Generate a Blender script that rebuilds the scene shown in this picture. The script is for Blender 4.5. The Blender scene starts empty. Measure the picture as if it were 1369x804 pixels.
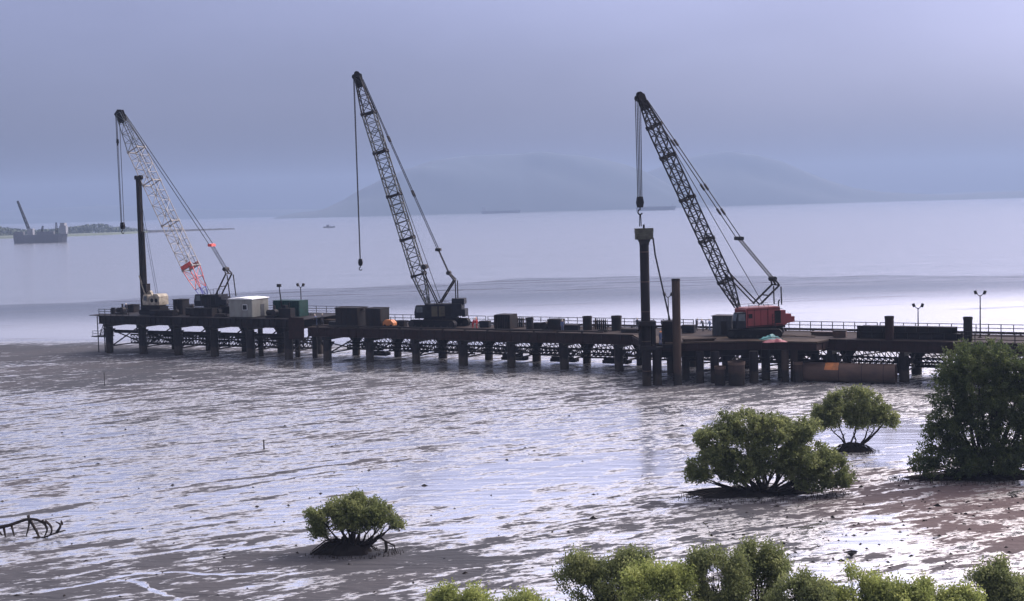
import bpy, math, random
import numpy as np
from mathutils import Vector, Matrix, Quaternion

rnd = random.Random(7)
R = math.radians
SC = bpy.context.scene
COL = SC.collection

# ------------------------------------------------------------------ camera
FOC, CAMH, ROLL = 1800.0, 24.6, 0.027
PITCH = math.atan((402 - 276) / FOC)
FWD = Vector((0, math.cos(PITCH), -math.sin(PITCH)))
r0 = Vector((1, 0, 0)); u0 = Vector((0, math.sin(PITCH), math.cos(PITCH)))
UP = math.cos(ROLL) * u0 + math.sin(ROLL) * r0
RT = math.cos(ROLL) * r0 - math.sin(ROLL) * u0
CAM = Vector((0, 0, CAMH))
cd = bpy.data.cameras.new('camera')
cd.sensor_width = 36; cd.lens = FOC / 1369 * 36; cd.clip_start = 0.5; cd.clip_end = 60000
cam = bpy.data.objects.new('camera', cd); COL.objects.link(cam)
m = Matrix((RT, UP, -FWD)).transposed().to_4x4(); m.translation = CAM
cam.matrix_world = m
SC.camera = cam

# ------------------------------------------------------------------ sky and sun
SUN_AZ, SUN_EL = 60.0, 40.0            # clockwise from +Y, degrees
w = bpy.data.worlds.new('World'); SC.world = w; w.use_nodes = True
nt = w.node_tree; nt.nodes.clear()
sky = nt.nodes.new('ShaderNodeTexSky'); sky.sky_type = 'NISHITA'; sky.sun_disc = False
sky.sun_elevation = R(SUN_EL); sky.sun_rotation = R(SUN_AZ)
sky.air_density = 1.0; sky.dust_density = 6.0; sky.ozone_density = 3.0; sky.altitude = 0
hs = nt.nodes.new('ShaderNodeHueSaturation'); hs.inputs['Saturation'].default_value = 0.45
mx = nt.nodes.new('ShaderNodeMix'); mx.data_type = 'RGBA'; mx.blend_type = 'MULTIPLY'
mx.inputs[0].default_value = 1.0; mx.inputs[7].default_value = (0.84, 0.90, 1.30, 1)
bg = nt.nodes.new('ShaderNodeBackground'); bg.inputs['Strength'].default_value = 0.10
wo = nt.nodes.new('ShaderNodeOutputWorld')
nt.links.new(sky.outputs[0], hs.inputs['Color']); nt.links.new(hs.outputs[0], mx.inputs[6])
# hazy overcast: the cloud deck is brighter overhead than at the horizon
wc = nt.nodes.new('ShaderNodeTexCoord'); wx = nt.nodes.new('ShaderNodeSeparateXYZ'); nt.links.new(wc.outputs['Generated'], wx.inputs[0])
wm = nt.nodes.new('ShaderNodeMapRange'); wm.interpolation_type = 'SMOOTHSTEP'; wm.inputs['From Min'].default_value = 0.14; wm.inputs['From Max'].default_value = 0.36
wm.inputs['To Min'].default_value = 0.129; wm.inputs['To Max'].default_value = 0.50
wt = nt.nodes.new('ShaderNodeMapRange'); wt.data_type = 'FLOAT_VECTOR'; wt.interpolation_type = 'SMOOTHSTEP'
wz = nt.nodes.new('ShaderNodeCombineXYZ')
for i in range(3): nt.links.new(wx.outputs[2], wz.inputs[i])
nt.links.new(wz.outputs[0], wt.inputs['Vector'])
wt.inputs[7].default_value = (0.1, 0.1, 0.1); wt.inputs[8].default_value = (0.5, 0.5, 0.5)
wt.inputs[9].default_value = (0.855, 0.872, 1.30); wt.inputs[10].default_value = (1.04, 0.945, 0.98)
nt.links.new(wt.outputs[1], mx.inputs[7])
nt.links.new(wx.outputs[2], wm.inputs['Value'])
wn_ = nt.nodes.new('ShaderNodeTexNoise'); wn_.inputs['Scale'].default_value = 3.0; wn_.inputs['Detail'].default_value = 4
wp_ = nt.nodes.new('ShaderNodeMapping'); wp_.inputs['Scale'].default_value = (1, 1, 2.6); nt.links.new(wc.outputs['Generated'], wp_.inputs[0]); nt.links.new(wp_.outputs[0], wn_.inputs['Vector'])
wq_ = nt.nodes.new('ShaderNodeMapRange'); wq_.inputs['From Min'].default_value = 0.3; wq_.inputs['From Max'].default_value = 0.7; wq_.inputs['To Min'].default_value = 0.90; wq_.inputs['To Max'].default_value = 1.10
nt.links.new(wn_.outputs[0], wq_.inputs['Value'])
wk_ = nt.nodes.new('ShaderNodeMath'); wk_.operation = 'MULTIPLY'; nt.links.new(wm.outputs[0], wk_.inputs[0]); nt.links.new(wq_.outputs[0], wk_.inputs[1])
nt.links.new(wk_.outputs[0], bg.inputs['Strength'])
nt.links.new(mx.outputs[2], bg.inputs['Color']); nt.links.new(bg.outputs[0], wo.inputs['Surface'])
sd = bpy.data.lights.new('sun', 'SUN'); sd.energy = 2.0; sd.angle = R(2.5); sd.color = (1.0, 0.95, 0.88)
so = bpy.data.objects.new('sun', sd); COL.objects.link(so)
sdir = Vector((math.sin(R(SUN_AZ)) * math.cos(R(SUN_EL)), math.cos(R(SUN_AZ)) * math.cos(R(SUN_EL)), math.sin(R(SUN_EL))))
so.rotation_euler = (-sdir).to_track_quat('-Z', 'Y').to_euler()
so.location = (60, 60, 120)
vs = SC.view_settings
vs.view_transform = 'Standard'; vs.look = 'None'; vs.exposure = 0.22; vs.gamma = 1; vs.use_curve_mapping = False
SC.cycles.max_bounces = 6; SC.cycles.diffuse_bounces = 2; SC.cycles.glossy_bounces = 3
SC.cycles.transmission_bounces = 3; SC.cycles.volume_bounces = 0; SC.cycles.transparent_max_bounces = 6

# ------------------------------------------------------------------ planning: where things stand
def ray(px, py):
    px, py = float(px), float(py)
    return FWD + (px - 684.5) / FOC * RT - (py - 402) / FOC * UP
def at(px, py, z=0.0):
    d = ray(px, py); return CAM + d * ((z - CAMH) / d.z)
AX = Vector((0.88184, -0.47156, 0)); PN = Vector((0.47156, 0.88184, 0)); O = Vector((-22.42, 216.763, 0))
PAZ = math.atan2(AX.y, AX.x)           # heading of the jetty
def P(u, v, z=0.0): return O + AX * u + PN * v + Vector((0, 0, z))
def pu(px, py, v):                     # -> (u, z) on the vertical plane v metres behind the front pile row
    d = ray(px, py); t = ((O + PN * v) - CAM).dot(PN) / d.dot(PN); p = CAM + d * t
    return (p - O).dot(AX), p.z
def loc(px, py, org, az):              # -> (x, z) in the upright plane through org heading az
    dx = Vector((math.cos(az), math.sin(az), 0)); n = Vector((-dx.y, dx.x, 0))
    d = ray(px, py); t = (org - CAM).dot(n) / d.dot(n); p = CAM + d * t
    return (p - org).dot(dx), p.z - org.z

# ------------------------------------------------------------------ materials
def nodemat(name):
    m = bpy.data.materials.new(name); m.use_nodes = True
    return m, m.node_tree, m.node_tree.nodes['Principled BSDF']
def paint(name, c, rough=0.6, c2=None, amt=0.5, scale=1.2, metal=0.0, stretch=(1, 1, 1), bump=0.0, ior=1.4, tide=None):
    """paint or steel with irregular rust and dirt"""
    m, t, b = nodemat(name)
    tc = t.nodes.new('ShaderNodeTexCoord'); mp = t.nodes.new('ShaderNodeMapping'); mp.inputs['Scale'].default_value = stretch
    t.links.new(tc.outputs['Object'], mp.inputs[0])
    n = t.nodes.new('ShaderNodeTexNoise'); n.inputs['Scale'].default_value = scale; n.inputs['Detail'].default_value = 7; n.inputs['Roughness'].default_value = 0.65
    t.links.new(mp.outputs[0], n.inputs['Vector'])
    r = t.nodes.new('ShaderNodeValToRGB'); e = r.color_ramp.elements
    c2 = c2 or tuple(x * 0.55 for x in c)
    e[0].position = 0.62 - amt * 0.4; e[1].position = 0.72; e[0].color = (*c, 1); e[1].color = (*c2, 1)
    t.links.new(n.outputs[0], r.inputs[0]); t.links.new(r.outputs[0], b.inputs['Base Color'])
    b.inputs['Roughness'].default_value = rough; b.inputs['IOR'].default_value = ior; b.inputs['Metallic'].default_value = metal
    if tide:                              # silt and weed left up to an uneven tide line
        gp = t.nodes.new('ShaderNodeNewGeometry'); sp_ = t.nodes.new('ShaderNodeSeparateXYZ'); t.links.new(gp.outputs['Position'], sp_.inputs[0])
        ma = t.nodes.new('ShaderNodeMath'); ma.operation = 'MULTIPLY_ADD'; ma.inputs[1].default_value = 1.8; t.links.new(n.outputs[0], ma.inputs[0]); t.links.new(sp_.outputs[2], ma.inputs[2])
        mr_ = t.nodes.new('ShaderNodeMapRange'); mr_.inputs['From Min'].default_value = 2.3; mr_.inputs['From Max'].default_value = 2.7; t.links.new(ma.outputs[0], mr_.inputs['Value'])
        mi = t.nodes.new('ShaderNodeMix'); mi.data_type = 'RGBA'; mi.inputs[6].default_value = (*tide, 1); t.links.new(mr_.outputs[0], mi.inputs[0]); t.links.new(r.outputs[0], mi.inputs[7]); t.links.new(mi.outputs[2], b.inputs['Base Color'])
    if bump:
        bp = t.nodes.new('ShaderNodeBump'); bp.inputs['Strength'].default_value = bump; bp.inputs['Distance'].default_value = 0.05
        t.links.new(n.outputs[0], bp.inputs['Height']); t.links.new(bp.outputs[0], b.inputs['Normal'])
    return m
RUST = (0.085, 0.04, 0.022)
M = dict(
    steel=paint('dark_steel', (0.0065, 0.0065, 0.0080), 0.65, (0.0120, 0.0075, 0.0060), ior=1.15),
    steel2=paint('weathered_steel', (0.0130, 0.0130, 0.0140), 0.6, (0.0175, 0.0110, 0.0085), ior=1.15),
    pile=paint('wet_pile_steel', (0.0100, 0.0080, 0.0085), 0.6, (0.0050, 0.0045, 0.0055), 0.6, 0.9, stretch=(1, 1, 0.3), ior=1.15, tide=(0.022, 0.018, 0.015)),
    rustpile=paint('rusty_pile_steel', (0.0393, 0.0272, 0.0206), 0.75, (0.0160, 0.0131, 0.0131), 0.6, 0.8, stretch=(1, 1, 0.25), ior=1.15, tide=(0.016, 0.014, 0.013)),
    rust=paint('rust_pipe', (0.06, 0.037, 0.027), 0.55, (0.022, 0.016, 0.015), 0.6, 0.5, stretch=(0.5, 1, 1), ior=1.25),
    orange=paint('orange_primer', (0.30, 0.10, 0.025), 0.7, (0.12, 0.05, 0.02)),
    brown=paint('brown_steel', (0.0154, 0.0077, 0.0072), 0.7, (0.0077, 0.0055, 0.0055), ior=1.15),
    plank=paint('deck_timber', (0.0450, 0.0330, 0.0252), 0.85, (0.0156, 0.0114, 0.0096), 0.6, 0.7, ior=1.15),
    deckred=paint('deck_plate', (0.0225, 0.0165, 0.0150), 0.8, (0.0110, 0.0080, 0.0075), 0.6, 0.5, ior=1.15),
    cable=paint('steel_cable', (0.0270, 0.0270, 0.0300), 0.6, ior=1.15),
    black=paint('black_rubber', (0.0060, 0.0060, 0.0072), 0.7, ior=1.15),
    glass=paint('cab_glass', (0.05, 0.06, 0.07), 0.12, metal=0.0),
    red=paint('red_paint', (0.10, 0.006, 0.009), 0.6, (0.065, 0.006, 0.008), 0.5, 0.8),
    boomwhite=paint('white_lattice_paint', (0.18, 0.175, 0.165), 0.6, (0.0850, 0.0723, 0.0723), 0.6, 0.8),
    boomred=paint('red_lattice_paint', (0.40, 0.05, 0.045), 0.55, (0.22, 0.04, 0.035)),
    boomgreen=paint('grey_green_lattice_paint', (0.0504, 0.0576, 0.0600), 0.6, (0.0288, 0.0277, 0.0277), ior=1.15),
    boomblack=paint('black_lattice_paint', (0.0135, 0.0144, 0.0171), 0.6, (0.0198, 0.0144, 0.0126), ior=1.15),
    blue=paint('blue_paint', (0.010, 0.018, 0.20), 0.5),
    navy=paint('navy_machinery', (0.0080, 0.0095, 0.0135), 0.55, (0.0060, 0.0060, 0.0075), ior=1.15),
    cream=paint('cream_paint', (0.2520, 0.2280, 0.1800), 0.5, (0.0600, 0.0480, 0.0390), 0.6, 1.5, ior=1.15),
    grey=paint('grey_paint', (0.0450, 0.0490, 0.0550), 0.55, (0.0275, 0.0280, 0.0310), 0.6, ior=1.15),
    cabin=paint('cabin_sheet', (0.1701, 0.1742, 0.1620), 0.6, (0.1134, 0.1094, 0.0972), 0.5, 0.9, stretch=(1, 1, 0.3), ior=1.15),
    white=paint('white_paint', (0.5180, 0.5250, 0.5320), 0.5, (0.3850, 0.3640, 0.3360), 0.4),
    green=paint('green_container_paint', (0.0046, 0.0250, 0.0228), 0.55, (0.0055, 0.0137, 0.0118), ior=1.15),
    tealtarp=paint('teal_tarp', (0.05, 0.16, 0.16), 0.6, (0.02, 0.06, 0.065)),
    pinktarp=paint('red_tarp', (0.1100, 0.0250, 0.0350), 0.7, (0.1500, 0.0300, 0.0400)),
    yellow=paint('yellow_brown_paint', (0.035, 0.028, 0.013), 0.6),
    hammer=paint('hammer_paint', (0.0595, 0.0595, 0.0455), 0.65, (0.0245, 0.0231, 0.0196), 0.7, 1.5, ior=1.15),
    skin=paint('skin', (0.28, 0.16, 0.11), 0.6),
    cloth_dark=paint('dark_workwear', (0.03, 0.032, 0.045), 0.9),
    cloth_blue=paint('blue_workwear', (0.05, 0.07, 0.13), 0.9),
    cloth_red=paint('red_workwear', (0.2160, 0.0210, 0.0270), 0.9),
    helmet=paint('white_helmet', (0.3720, 0.3600, 0.3000), 0.4),
    helmet_o=paint('orange_helmet', (0.6, 0.18, 0.04), 0.4),
    hull=paint('ship_hull', (0.02, 0.024, 0.034), 0.6, (0.03, 0.02, 0.02)), bargehull=paint('barge_hull', (0.07, 0.075, 0.09), 0.7, (0.05, 0.04, 0.04)),  # barge hull lightened and greyed, distance haze put into its colour
    shipgrey=paint('ship_superstructure', (0.13, 0.135, 0.15), 0.6),
    wood=paint('wet_dark_wood', (0.014, 0.012, 0.011), 0.75, (0.028, 0.022, 0.019), 0.6, 2.5, ior=1.15),
    rootmud=paint('root_mud', (0.016, 0.014, 0.013), 0.9, (0.009, 0.008, 0.008), 0.7, 2.0, bump=0.6, ior=1.1),
    rock=paint('dark_rock', (0.02, 0.019, 0.02), 0.8, (0.035, 0.032, 0.032), 0.6, 2.0, bump=0.6, ior=1.2),
)
def leafmat(name, a, b_, c_):
    m, t, b = nodemat(name)
    tc = t.nodes.new('ShaderNodeTexCoord')
    n1 = t.nodes.new('ShaderNodeTexNoise'); n1.inputs['Scale'].default_value = 0.9; n1.inputs['Detail'].default_value = 2
    n2 = t.nodes.new('ShaderNodeTexNoise'); n2.inputs['Scale'].default_value = 9; n2.inputs['Detail'].default_value = 1
    t.links.new(tc.outputs['Object'], n1.inputs[0]); t.links.new(tc.outputs['Object'], n2.inputs[0])
    ad = t.nodes.new('ShaderNodeMath'); ad.operation = 'MULTIPLY_ADD'; ad.inputs[1].default_value = 0.55
    mul = t.nodes.new('ShaderNodeMath'); mul.operation = 'MULTIPLY'; mul.inputs[1].default_value = 0.45
    t.links.new(n2.outputs[0], mul.inputs[0]); t.links.new(n1.outputs[0], ad.inputs[0]); t.links.new(mul.outputs[0], ad.inputs[2])
    r = t.nodes.new('ShaderNodeValToRGB'); e = r.color_ramp.elements
    e[0].position = 0.36; e[1].position = 0.64; e[0].color = (*a, 1); e[1].color = (*c_, 1)
    k = e.new(0.5); k.color = (*b_, 1)
    t.links.new(ad.outputs[0], r.inputs[0]); t.links.new(r.outputs[0], b.inputs['Base Color'])
    b.inputs['Roughness'].default_value = 0.6; b.inputs['IOR'].default_value = 1.25
    tr = t.nodes.new('ShaderNodeBsdfTranslucent'); ms = t.nodes.new('ShaderNodeMixShader'); ms.inputs[0].default_value = 0.5
    t.links.new(r.outputs[0], tr.inputs[0]); t.links.new(b.outputs[0], ms.inputs[1]); t.links.new(tr.outputs[0], ms.inputs[2])
    t.links.new(ms.outputs[0], t.nodes['Material Output'].inputs[0])
    return m
LEAF = leafmat('mangrove_leaf', (0.058, 0.074, 0.031), (0.105, 0.124, 0.047), (0.185, 0.20, 0.078))
LEAFD = leafmat('dark_mangrove_leaf', (0.025, 0.038, 0.018), (0.048, 0.066, 0.025), (0.09, 0.105, 0.038))
LEAFY = leafmat('young_mangrove_leaf', (0.09, 0.112, 0.036), (0.165, 0.195, 0.055), (0.27, 0.29, 0.092))
FARLEAF = paint('far_foliage', (0.04, 0.055, 0.035), 0.9, (0.06, 0.07, 0.045), 0.6, 0.2)
HILL = paint('hill_woodland', (0.010, 0.020, 0.024), 1.0, (0.018, 0.027, 0.03), 0.6, 0.004)

# ------------------------------------------------------------------ mesh helpers
class MB:
    def __init__(s): s.v = []; s.f = []
    def add(s, vs_, fs):
        k = len(s.v); s.v += [tuple(p) for p in vs_]; s.f += [tuple(i + k for i in q) for q in fs]; return s
    def box(s, c, d, rz=0.0, rx=0.0):
        x, y, z = (a / 2 for a in d); q = Matrix.Rotation(rz, 3, 'Z') @ Matrix.Rotation(rx, 3, 'Y')
        p = [Vector(c) + q @ Vector((sx * x, sy * y, sz * z)) for sz in (-1, 1) for sx, sy in ((-1, -1), (1, -1), (1, 1), (-1, 1))]
        return s.add(p, [(3, 2, 1, 0), (4, 5, 6, 7), (0, 1, 5, 4), (1, 2, 6, 5), (2, 3, 7, 6), (3, 0, 4, 7)])
    def tube(s, a, b, r, n=6, r2=None, caps=True):
        a, b = Vector(a), Vector(b); r2 = r if r2 is None else r2; d = (b - a).normalized()
        e = d.cross(Vector((0, 0, 1)));  e = Vector((1, 0, 0)) if e.length < 1e-4 else e.normalized(); g = d.cross(e)
        p = []
        for c, rr in ((a, r), (b, r2)):
            for i in range(n):
                t = 2 * math.pi * i / n; p.append(c + rr * (math.cos(t) * e + math.sin(t) * g))
        fs = [(i, (i + 1) % n, n + (i + 1) % n, n + i) for i in range(n)]
        if caps: fs += [tuple(reversed(range(n))), tuple(range(n, 2 * n))]
        return s.add(p, fs)
    def path(s, pts, radii, n=6):
        pts = [Vector(p) for p in pts]; p = []; fs = []; prev = None
        for i, c in enumerate(pts):
            d = (pts[min(i + 1, len(pts) - 1)] - pts[max(i - 1, 0)]).normalized()
            if prev is None:
                e = d.cross(Vector((0, 0, 1))); e = Vector((1, 0, 0)) if e.length < 1e-3 else e.normalized()
            else: e = (prev - d * prev.dot(d)).normalized()
            prev = e; g = d.cross(e)
            for k in range(n):
                t = 2 * math.pi * k / n; p.append(c + radii[i] * (math.cos(t) * e + math.sin(t) * g))
        for i in range(len(pts) - 1):
            for k in range(n): fs.append((i * n + k, i * n + (k + 1) % n, (i + 1) * n + (k + 1) % n, (i + 1) * n + k))
        fs += [tuple(reversed(range(n))), tuple(range((len(pts) - 1) * n, len(pts) * n))]
        return s.add(p, fs)
    def prism(s, prof, y0, y1):           # outline in x-z, thickness along y
        n = len(prof)
        p = [(x, y0, z) for x, z in prof] + [(x, y1, z) for x, z in prof]
        return s.add(p, [tuple(range(n)), tuple(reversed(range(n, 2 * n)))] + [(i, n + i, n + (i + 1) % n, (i + 1) % n) for i in range(n)])
    def slab(s, prof, z0, z1):            # outline in x-y, thickness along z
        n = len(prof)
        p = [(x, y, z0) for x, y in prof] + [(x, y, z1) for x, y in prof]
        return s.add(p, [tuple(reversed(range(n))), tuple(range(n, 2 * n))] + [(i, (i + 1) % n, n + (i + 1) % n, n + i) for i in range(n)])
    def ring(s, a, b, ro, ri, n=24):      # hollow pipe
        a, b = Vector(a), Vector(b); d = (b - a).normalized()
        e = d.cross(Vector((0, 0, 1)));  e = Vector((1, 0, 0)) if e.length < 1e-4 else e.normalized(); g = d.cross(e); p = []
        for c, rr in ((a, ro), (b, ro), (b, ri), (a, ri)):
            for i in range(n):
                t = 2 * math.pi * i / n; p.append(c + rr * (math.cos(t) * e + math.sin(t) * g))
        fs = []
        for k in range(4):
            for i in range(n): fs.append((k * n + i, k * n + (i + 1) % n, ((k + 1) % 4) * n + (i + 1) % n, ((k + 1) % 4) * n + i))
        return s.add(p, fs)
    def ibeam(s, a, b, h, wd, t=0.04):    # steel I section between two points
        a, b = Vector(a), Vector(b); d = b - a; L = d.length; yaw = math.atan2(d.y, d.x); c = (a + b) / 2
        up = Vector((0, 0, 1))
        s.box(c, (L, t, h - 2 * t), yaw); s.box(c + up * (h / 2 - t / 2), (L, wd, t), yaw); s.box(c - up * (h / 2 - t / 2), (L, wd, t), yaw)
        return s
    def build(s, name, mat, parent=None, smooth=False):
        me = bpy.data.meshes.new(name); me.from_pydata(s.v, [], s.f); me.materials.append(mat)
        if smooth: me.polygons.foreach_set('use_smooth', [True] * len(me.polygons))
        me.update()
        if smooth: me.set_sharp_from_angle(angle=R(42))
        o = bpy.data.objects.new(name, me); COL.objects.link(o)
        if parent: o.parent = parent
        return o
def tag(o, label=None, cat=None, group=None, kind=None):
    for k, x in (('label', label), ('category', cat), ('group', group), ('kind', kind)):
        if x: o[k] = x
    return o
def thing(name, label, cat, l=(0, 0, 0), rz=0.0, group=None):
    o = bpy.data.objects.new(name, None); o.empty_display_size = 0.5; COL.objects.link(o)
    o.location = l; o.rotation_euler = (0, 0, rz); return tag(o, label, cat, group)
def one(mb, name, mat, label, cat, l=(0, 0, 0), rz=0.0, group=None, smooth=False):
    o = mb.build(name, mat, None, smooth); o.location = l; o.rotation_euler = (0, 0, rz); return tag(o, label, cat, group)
def dup(root, l, rz, label, group=None):
    r = root.copy(); COL.objects.link(r); r.location = l; r.rotation_euler = (0, 0, rz); r['label'] = label
    if group: r['group'] = group
    for ch in list(root.children):
        c = ch.copy(); COL.objects.link(c); c.parent = r
        for g in list(ch.children):
            d = g.copy(); COL.objects.link(d); d.parent = c
    return r
def lattice(mb, a, b, lat, nor, wid, n, rc, rl, laces=True):
    """square lattice mast from a to b; wid(t) gives half sizes (lateral, normal)"""
    a, b = Vector(a), Vector(b); rows = []
    for i in range(n + 1):
        t = i / n; hw, hd = wid(t); c = a + (b - a) * t
        rows.append([c + lat * sx * hw + nor * sy * hd for sx, sy in ((-1, -1), (1, -1), (1, 1), (-1, 1))])
    for i in range(n):
        for k in range(4):
            mb.tube(rows[i][k], rows[i + 1][k], rc, 5, caps=False)
            k2 = (k + 1) % 4
            if laces:
                p, q = (rows[i][k], rows[i + 1][k2]) if (i + k) % 2 else (rows[i][k2], rows[i + 1][k])
                mb.tube(p, q, rl, 4, caps=False)
                mb.tube(rows[i + 1][k], rows[i + 1][k2], rl, 4, caps=False)

# ------------------------------------------------------------------ the setting: mud, sea, hills, haze
def N(t, kind, **kw):
    n = t.nodes.new(kind)
    for k, x in kw.items(): setattr(n, k, x)
    return n
def mth(t, op, a, b=None, c=None, clamp=False):
    n = t.nodes.new('ShaderNodeMath'); n.operation = op; n.use_clamp = clamp
    for i, x in enumerate((a, b, c)):
        if x is None: continue
        if isinstance(x, (int, float)): n.inputs[i].default_value = x
        else: t.links.new(x, n.inputs[i])
    return n.outputs[0]
def noise(t, pos, ang, sc, detail=5, rough=0.6, dist=0.0, off=(0, 0, 0)):
    # rotate first, then stretch: the streaks run along one heading over the ground
    r = N(t, 'ShaderNodeVectorRotate', rotation_type='Z_AXIS'); r.inputs['Angle'].default_value = -ang
    t.links.new(pos, r.inputs['Vector'])
    mp = t.nodes.new('ShaderNodeMapping'); mp.inputs['Scale'].default_value = (1 / sc[0], 1 / sc[1], 1); mp.inputs['Location'].default_value = off
    t.links.new(r.outputs[0], mp.inputs[0])
    n = t.nodes.new('ShaderNodeTexNoise'); n.inputs['Scale'].default_value = 1; n.inputs['Detail'].default_value = detail
    n.inputs['Roughness'].default_value = rough; n.inputs['Distortion'].default_value = dist
    t.links.new(mp.outputs[0], n.inputs['Vector']); return n.outputs[0]
def blob(t, pos, c, rad, ang=0.0, soft=0.5):
    mp = N(t, 'ShaderNodeMapping', vector_type='TEXTURE'); mp.inputs['Location'].default_value = (c[0], c[1], 0)
    mp.inputs['Scale'].default_value = (rad[0], rad[1], 1); mp.inputs['Rotation'].default_value = (0, 0, ang)
    t.links.new(pos, mp.inputs[0])
    ln = N(t, 'ShaderNodeVectorMath', operation='LENGTH'); t.links.new(mp.outputs[0], ln.inputs[0])
    mr = N(t, 'ShaderNodeMapRange', interpolation_type='SMOOTHSTEP')
    mr.inputs['From Min'].default_value = 1 + soft; mr.inputs['From Max'].default_value = 1 - soft
    t.links.new(ln.outputs['Value'], mr.inputs['Value']); return mr.outputs[0]

def mud_material():
    m, t, b = nodemat('tidal_mud')
    ge = N(t, 'ShaderNodeNewGeometry'); pos = ge.outputs['Position']
    sx = N(t, 'ShaderNodeSeparateXYZ'); t.links.new(pos, sx.inputs[0]); X, Y = sx.outputs[0], sx.outputs[1]
    A = R(28)
    n1 = noise(t, pos, A, (7.5, 2.3), 8, 0.68, 0.7)
    n2 = noise(t, pos, R(22), (2.6, 1.0), 6, 0.66, 0.4, (3, 7, 0))
    n3 = noise(t, pos, R(10), (60, 26), 3, 0.5, 0.3, (1.7, 4.2, 0))
    far = noise(t, pos, R(4), (70, 7), 5, 0.6, 0.3, (9, 2, 0))
    # how wet the flat is from place to place (a map of the film of water left by the tide)
    bias = mth(t, 'MULTIPLY_ADD', n3, 0.95, -0.475)
    def region(px, py, rx, ry, amt, ang=0.0, soft=0.6):
        nonlocal bias
        p = at(px, py); bias = mth(t, 'MULTIPLY_ADD', blob(t, pos, (p.x, p.y), (rx, ry), ang, soft), amt, bias)
    for q in REGIONS: region(*q)
    wv = N(t, 'ShaderNodeTexNoise'); wv.inputs['Scale'].default_value = 0.16; wv.inputs['Detail'].default_value = 3; t.links.new(pos, wv.inputs['Vector'])
    w1 = N(t, 'ShaderNodeVectorMath', operation='MULTIPLY_ADD'); w1.inputs[1].default_value = (5, 5, 0); w1.inputs[2].default_value = (-2.5, -2.5, 0)
    t.links.new(wv.outputs['Color'], w1.inputs[0]); w2 = N(t, 'ShaderNodeVectorMath', operation='ADD'); t.links.new(pos, w2.inputs[0]); t.links.new(w1.outputs[0], w2.inputs[1]); wpos = w2.outputs[0]
    for (ax0, ay0), (bx0, by0), hw_, amt in STREAKS:      # drag marks and drainage runnels across the flat
        p, q = at(ax0, ay0), at(bx0, by0); c = (p + q) / 2; d = q - p
        bias = mth(t, 'MULTIPLY_ADD', blob(t, wpos, (c.x, c.y), (d.length / 2, hw_), math.atan2(d.y, d.x), 0.7), amt, bias)
    # beyond the jetty: sheet of water film
    mr = N(t, 'ShaderNodeMapRange', interpolation_type='SMOOTHSTEP'); mr.inputs['From Min'].default_value = 225; mr.inputs['From Max'].default_value = 255
    yj = mth(t, 'MULTIPLY_ADD', X, 0.30, Y); t.links.new(yj, mr.inputs['Value']); beyond = mr.outputs[0]
    n4 = noise(t, pos, R(18), (0.9, 0.45), 4, 0.7, 0.3, (2, 9, 0))
    wn = mth(t, 'ADD', mth(t, 'ADD', mth(t, 'MULTIPLY', n1, 0.42), mth(t, 'MULTIPLY', n2, 0.34)), mth(t, 'MULTIPLY', n4, 0.24))
    near = mth(t, 'ADD', mth(t, 'MULTIPLY_ADD', wn, 4.8, -1.95), bias)
    mr3 = N(t, 'ShaderNodeMapRange', interpolation_type='SMOOTHSTEP'); mr3.inputs['From Min'].default_value = 345; mr3.inputs['From Max'].default_value = 395
    t.links.new(Y, mr3.inputs['Value']); bar = mr3.outputs[0]
    farw = mth(t, 'ADD', mth(t, 'MULTIPLY_ADD', far, 1.7, -0.06), mth(t, 'MULTIPLY', bar, -0.42))
    mixw = N(t, 'ShaderNodeMix'); t.links.new(beyond, mixw.inputs[0]); t.links.new(near, mixw.inputs[2]); t.links.new(farw, mixw.inputs[3])
    wr = N(t, 'ShaderNodeMapRange', interpolation_type='SMOOTHSTEP'); wr.inputs['From Min'].default_value = 0.24; wr.inputs['From Max'].default_value = 0.66
    t.links.new(mixw.outputs[0], wr.inputs['Value']); wet = wr.outputs[0]
    # colour: grey-brown silt, browner in patches, a little darker where soaked
    nc = noise(t, pos, A, (30, 14), 4, 0.6, 0, (5, 5, 0))
    cr = N(t, 'ShaderNodeValToRGB'); e = cr.color_ramp.elements
    e[0].position = 0.38; e[0].color = (0.036, 0.037, 0.041, 1); e[1].position = 0.65; e[1].color = (0.048, 0.046, 0.049, 1)
    t.links.new(nc, cr.inputs[0])
    br = N(t, 'ShaderNodeMix', data_type='RGBA'); br.inputs[7].default_value = (0.068, 0.053, 0.052, 1)
    p = at(1330, 680); t.links.new(blob(t, pos, (p.x, p.y), (13, 17), 0, 0.6), br.inputs[0]); t.links.new(cr.outputs[0], br.inputs[6])
    dk = N(t, 'ShaderNodeMix', data_type='RGBA'); dk.inputs[7].default_value = (0.03, 0.029, 0.03, 1)
    t.links.new(wet, dk.inputs[0]); t.links.new(br.outputs[2], dk.inputs[6])
    t.links.new(dk.outputs[2], b.inputs['Base Color'])
    ro = N(t, 'ShaderNodeMapRange'); ro.inputs['To Min'].default_value = 0.62; ro.inputs['To Max'].default_value = 0.23
    rf = N(t, 'ShaderNodeMapRange'); rf.inputs['To Min'].default_value = 0.19; ry = N(t, 'ShaderNodeMapRange', interpolation_type='SMOOTHSTEP'); ry.inputs['From Min'].default_value = 290; ry.inputs['From Max'].default_value = 375; ry.inputs['To Min'].default_value = 0.27; ry.inputs['To Max'].default_value = 0.13; t.links.new(Y, ry.inputs['Value']); t.links.new(ry.outputs[0], rf.inputs['To Max']); t.links.new(beyond, rf.inputs['Value']); t.links.new(rf.outputs[0], ro.inputs['To Max'])
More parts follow.
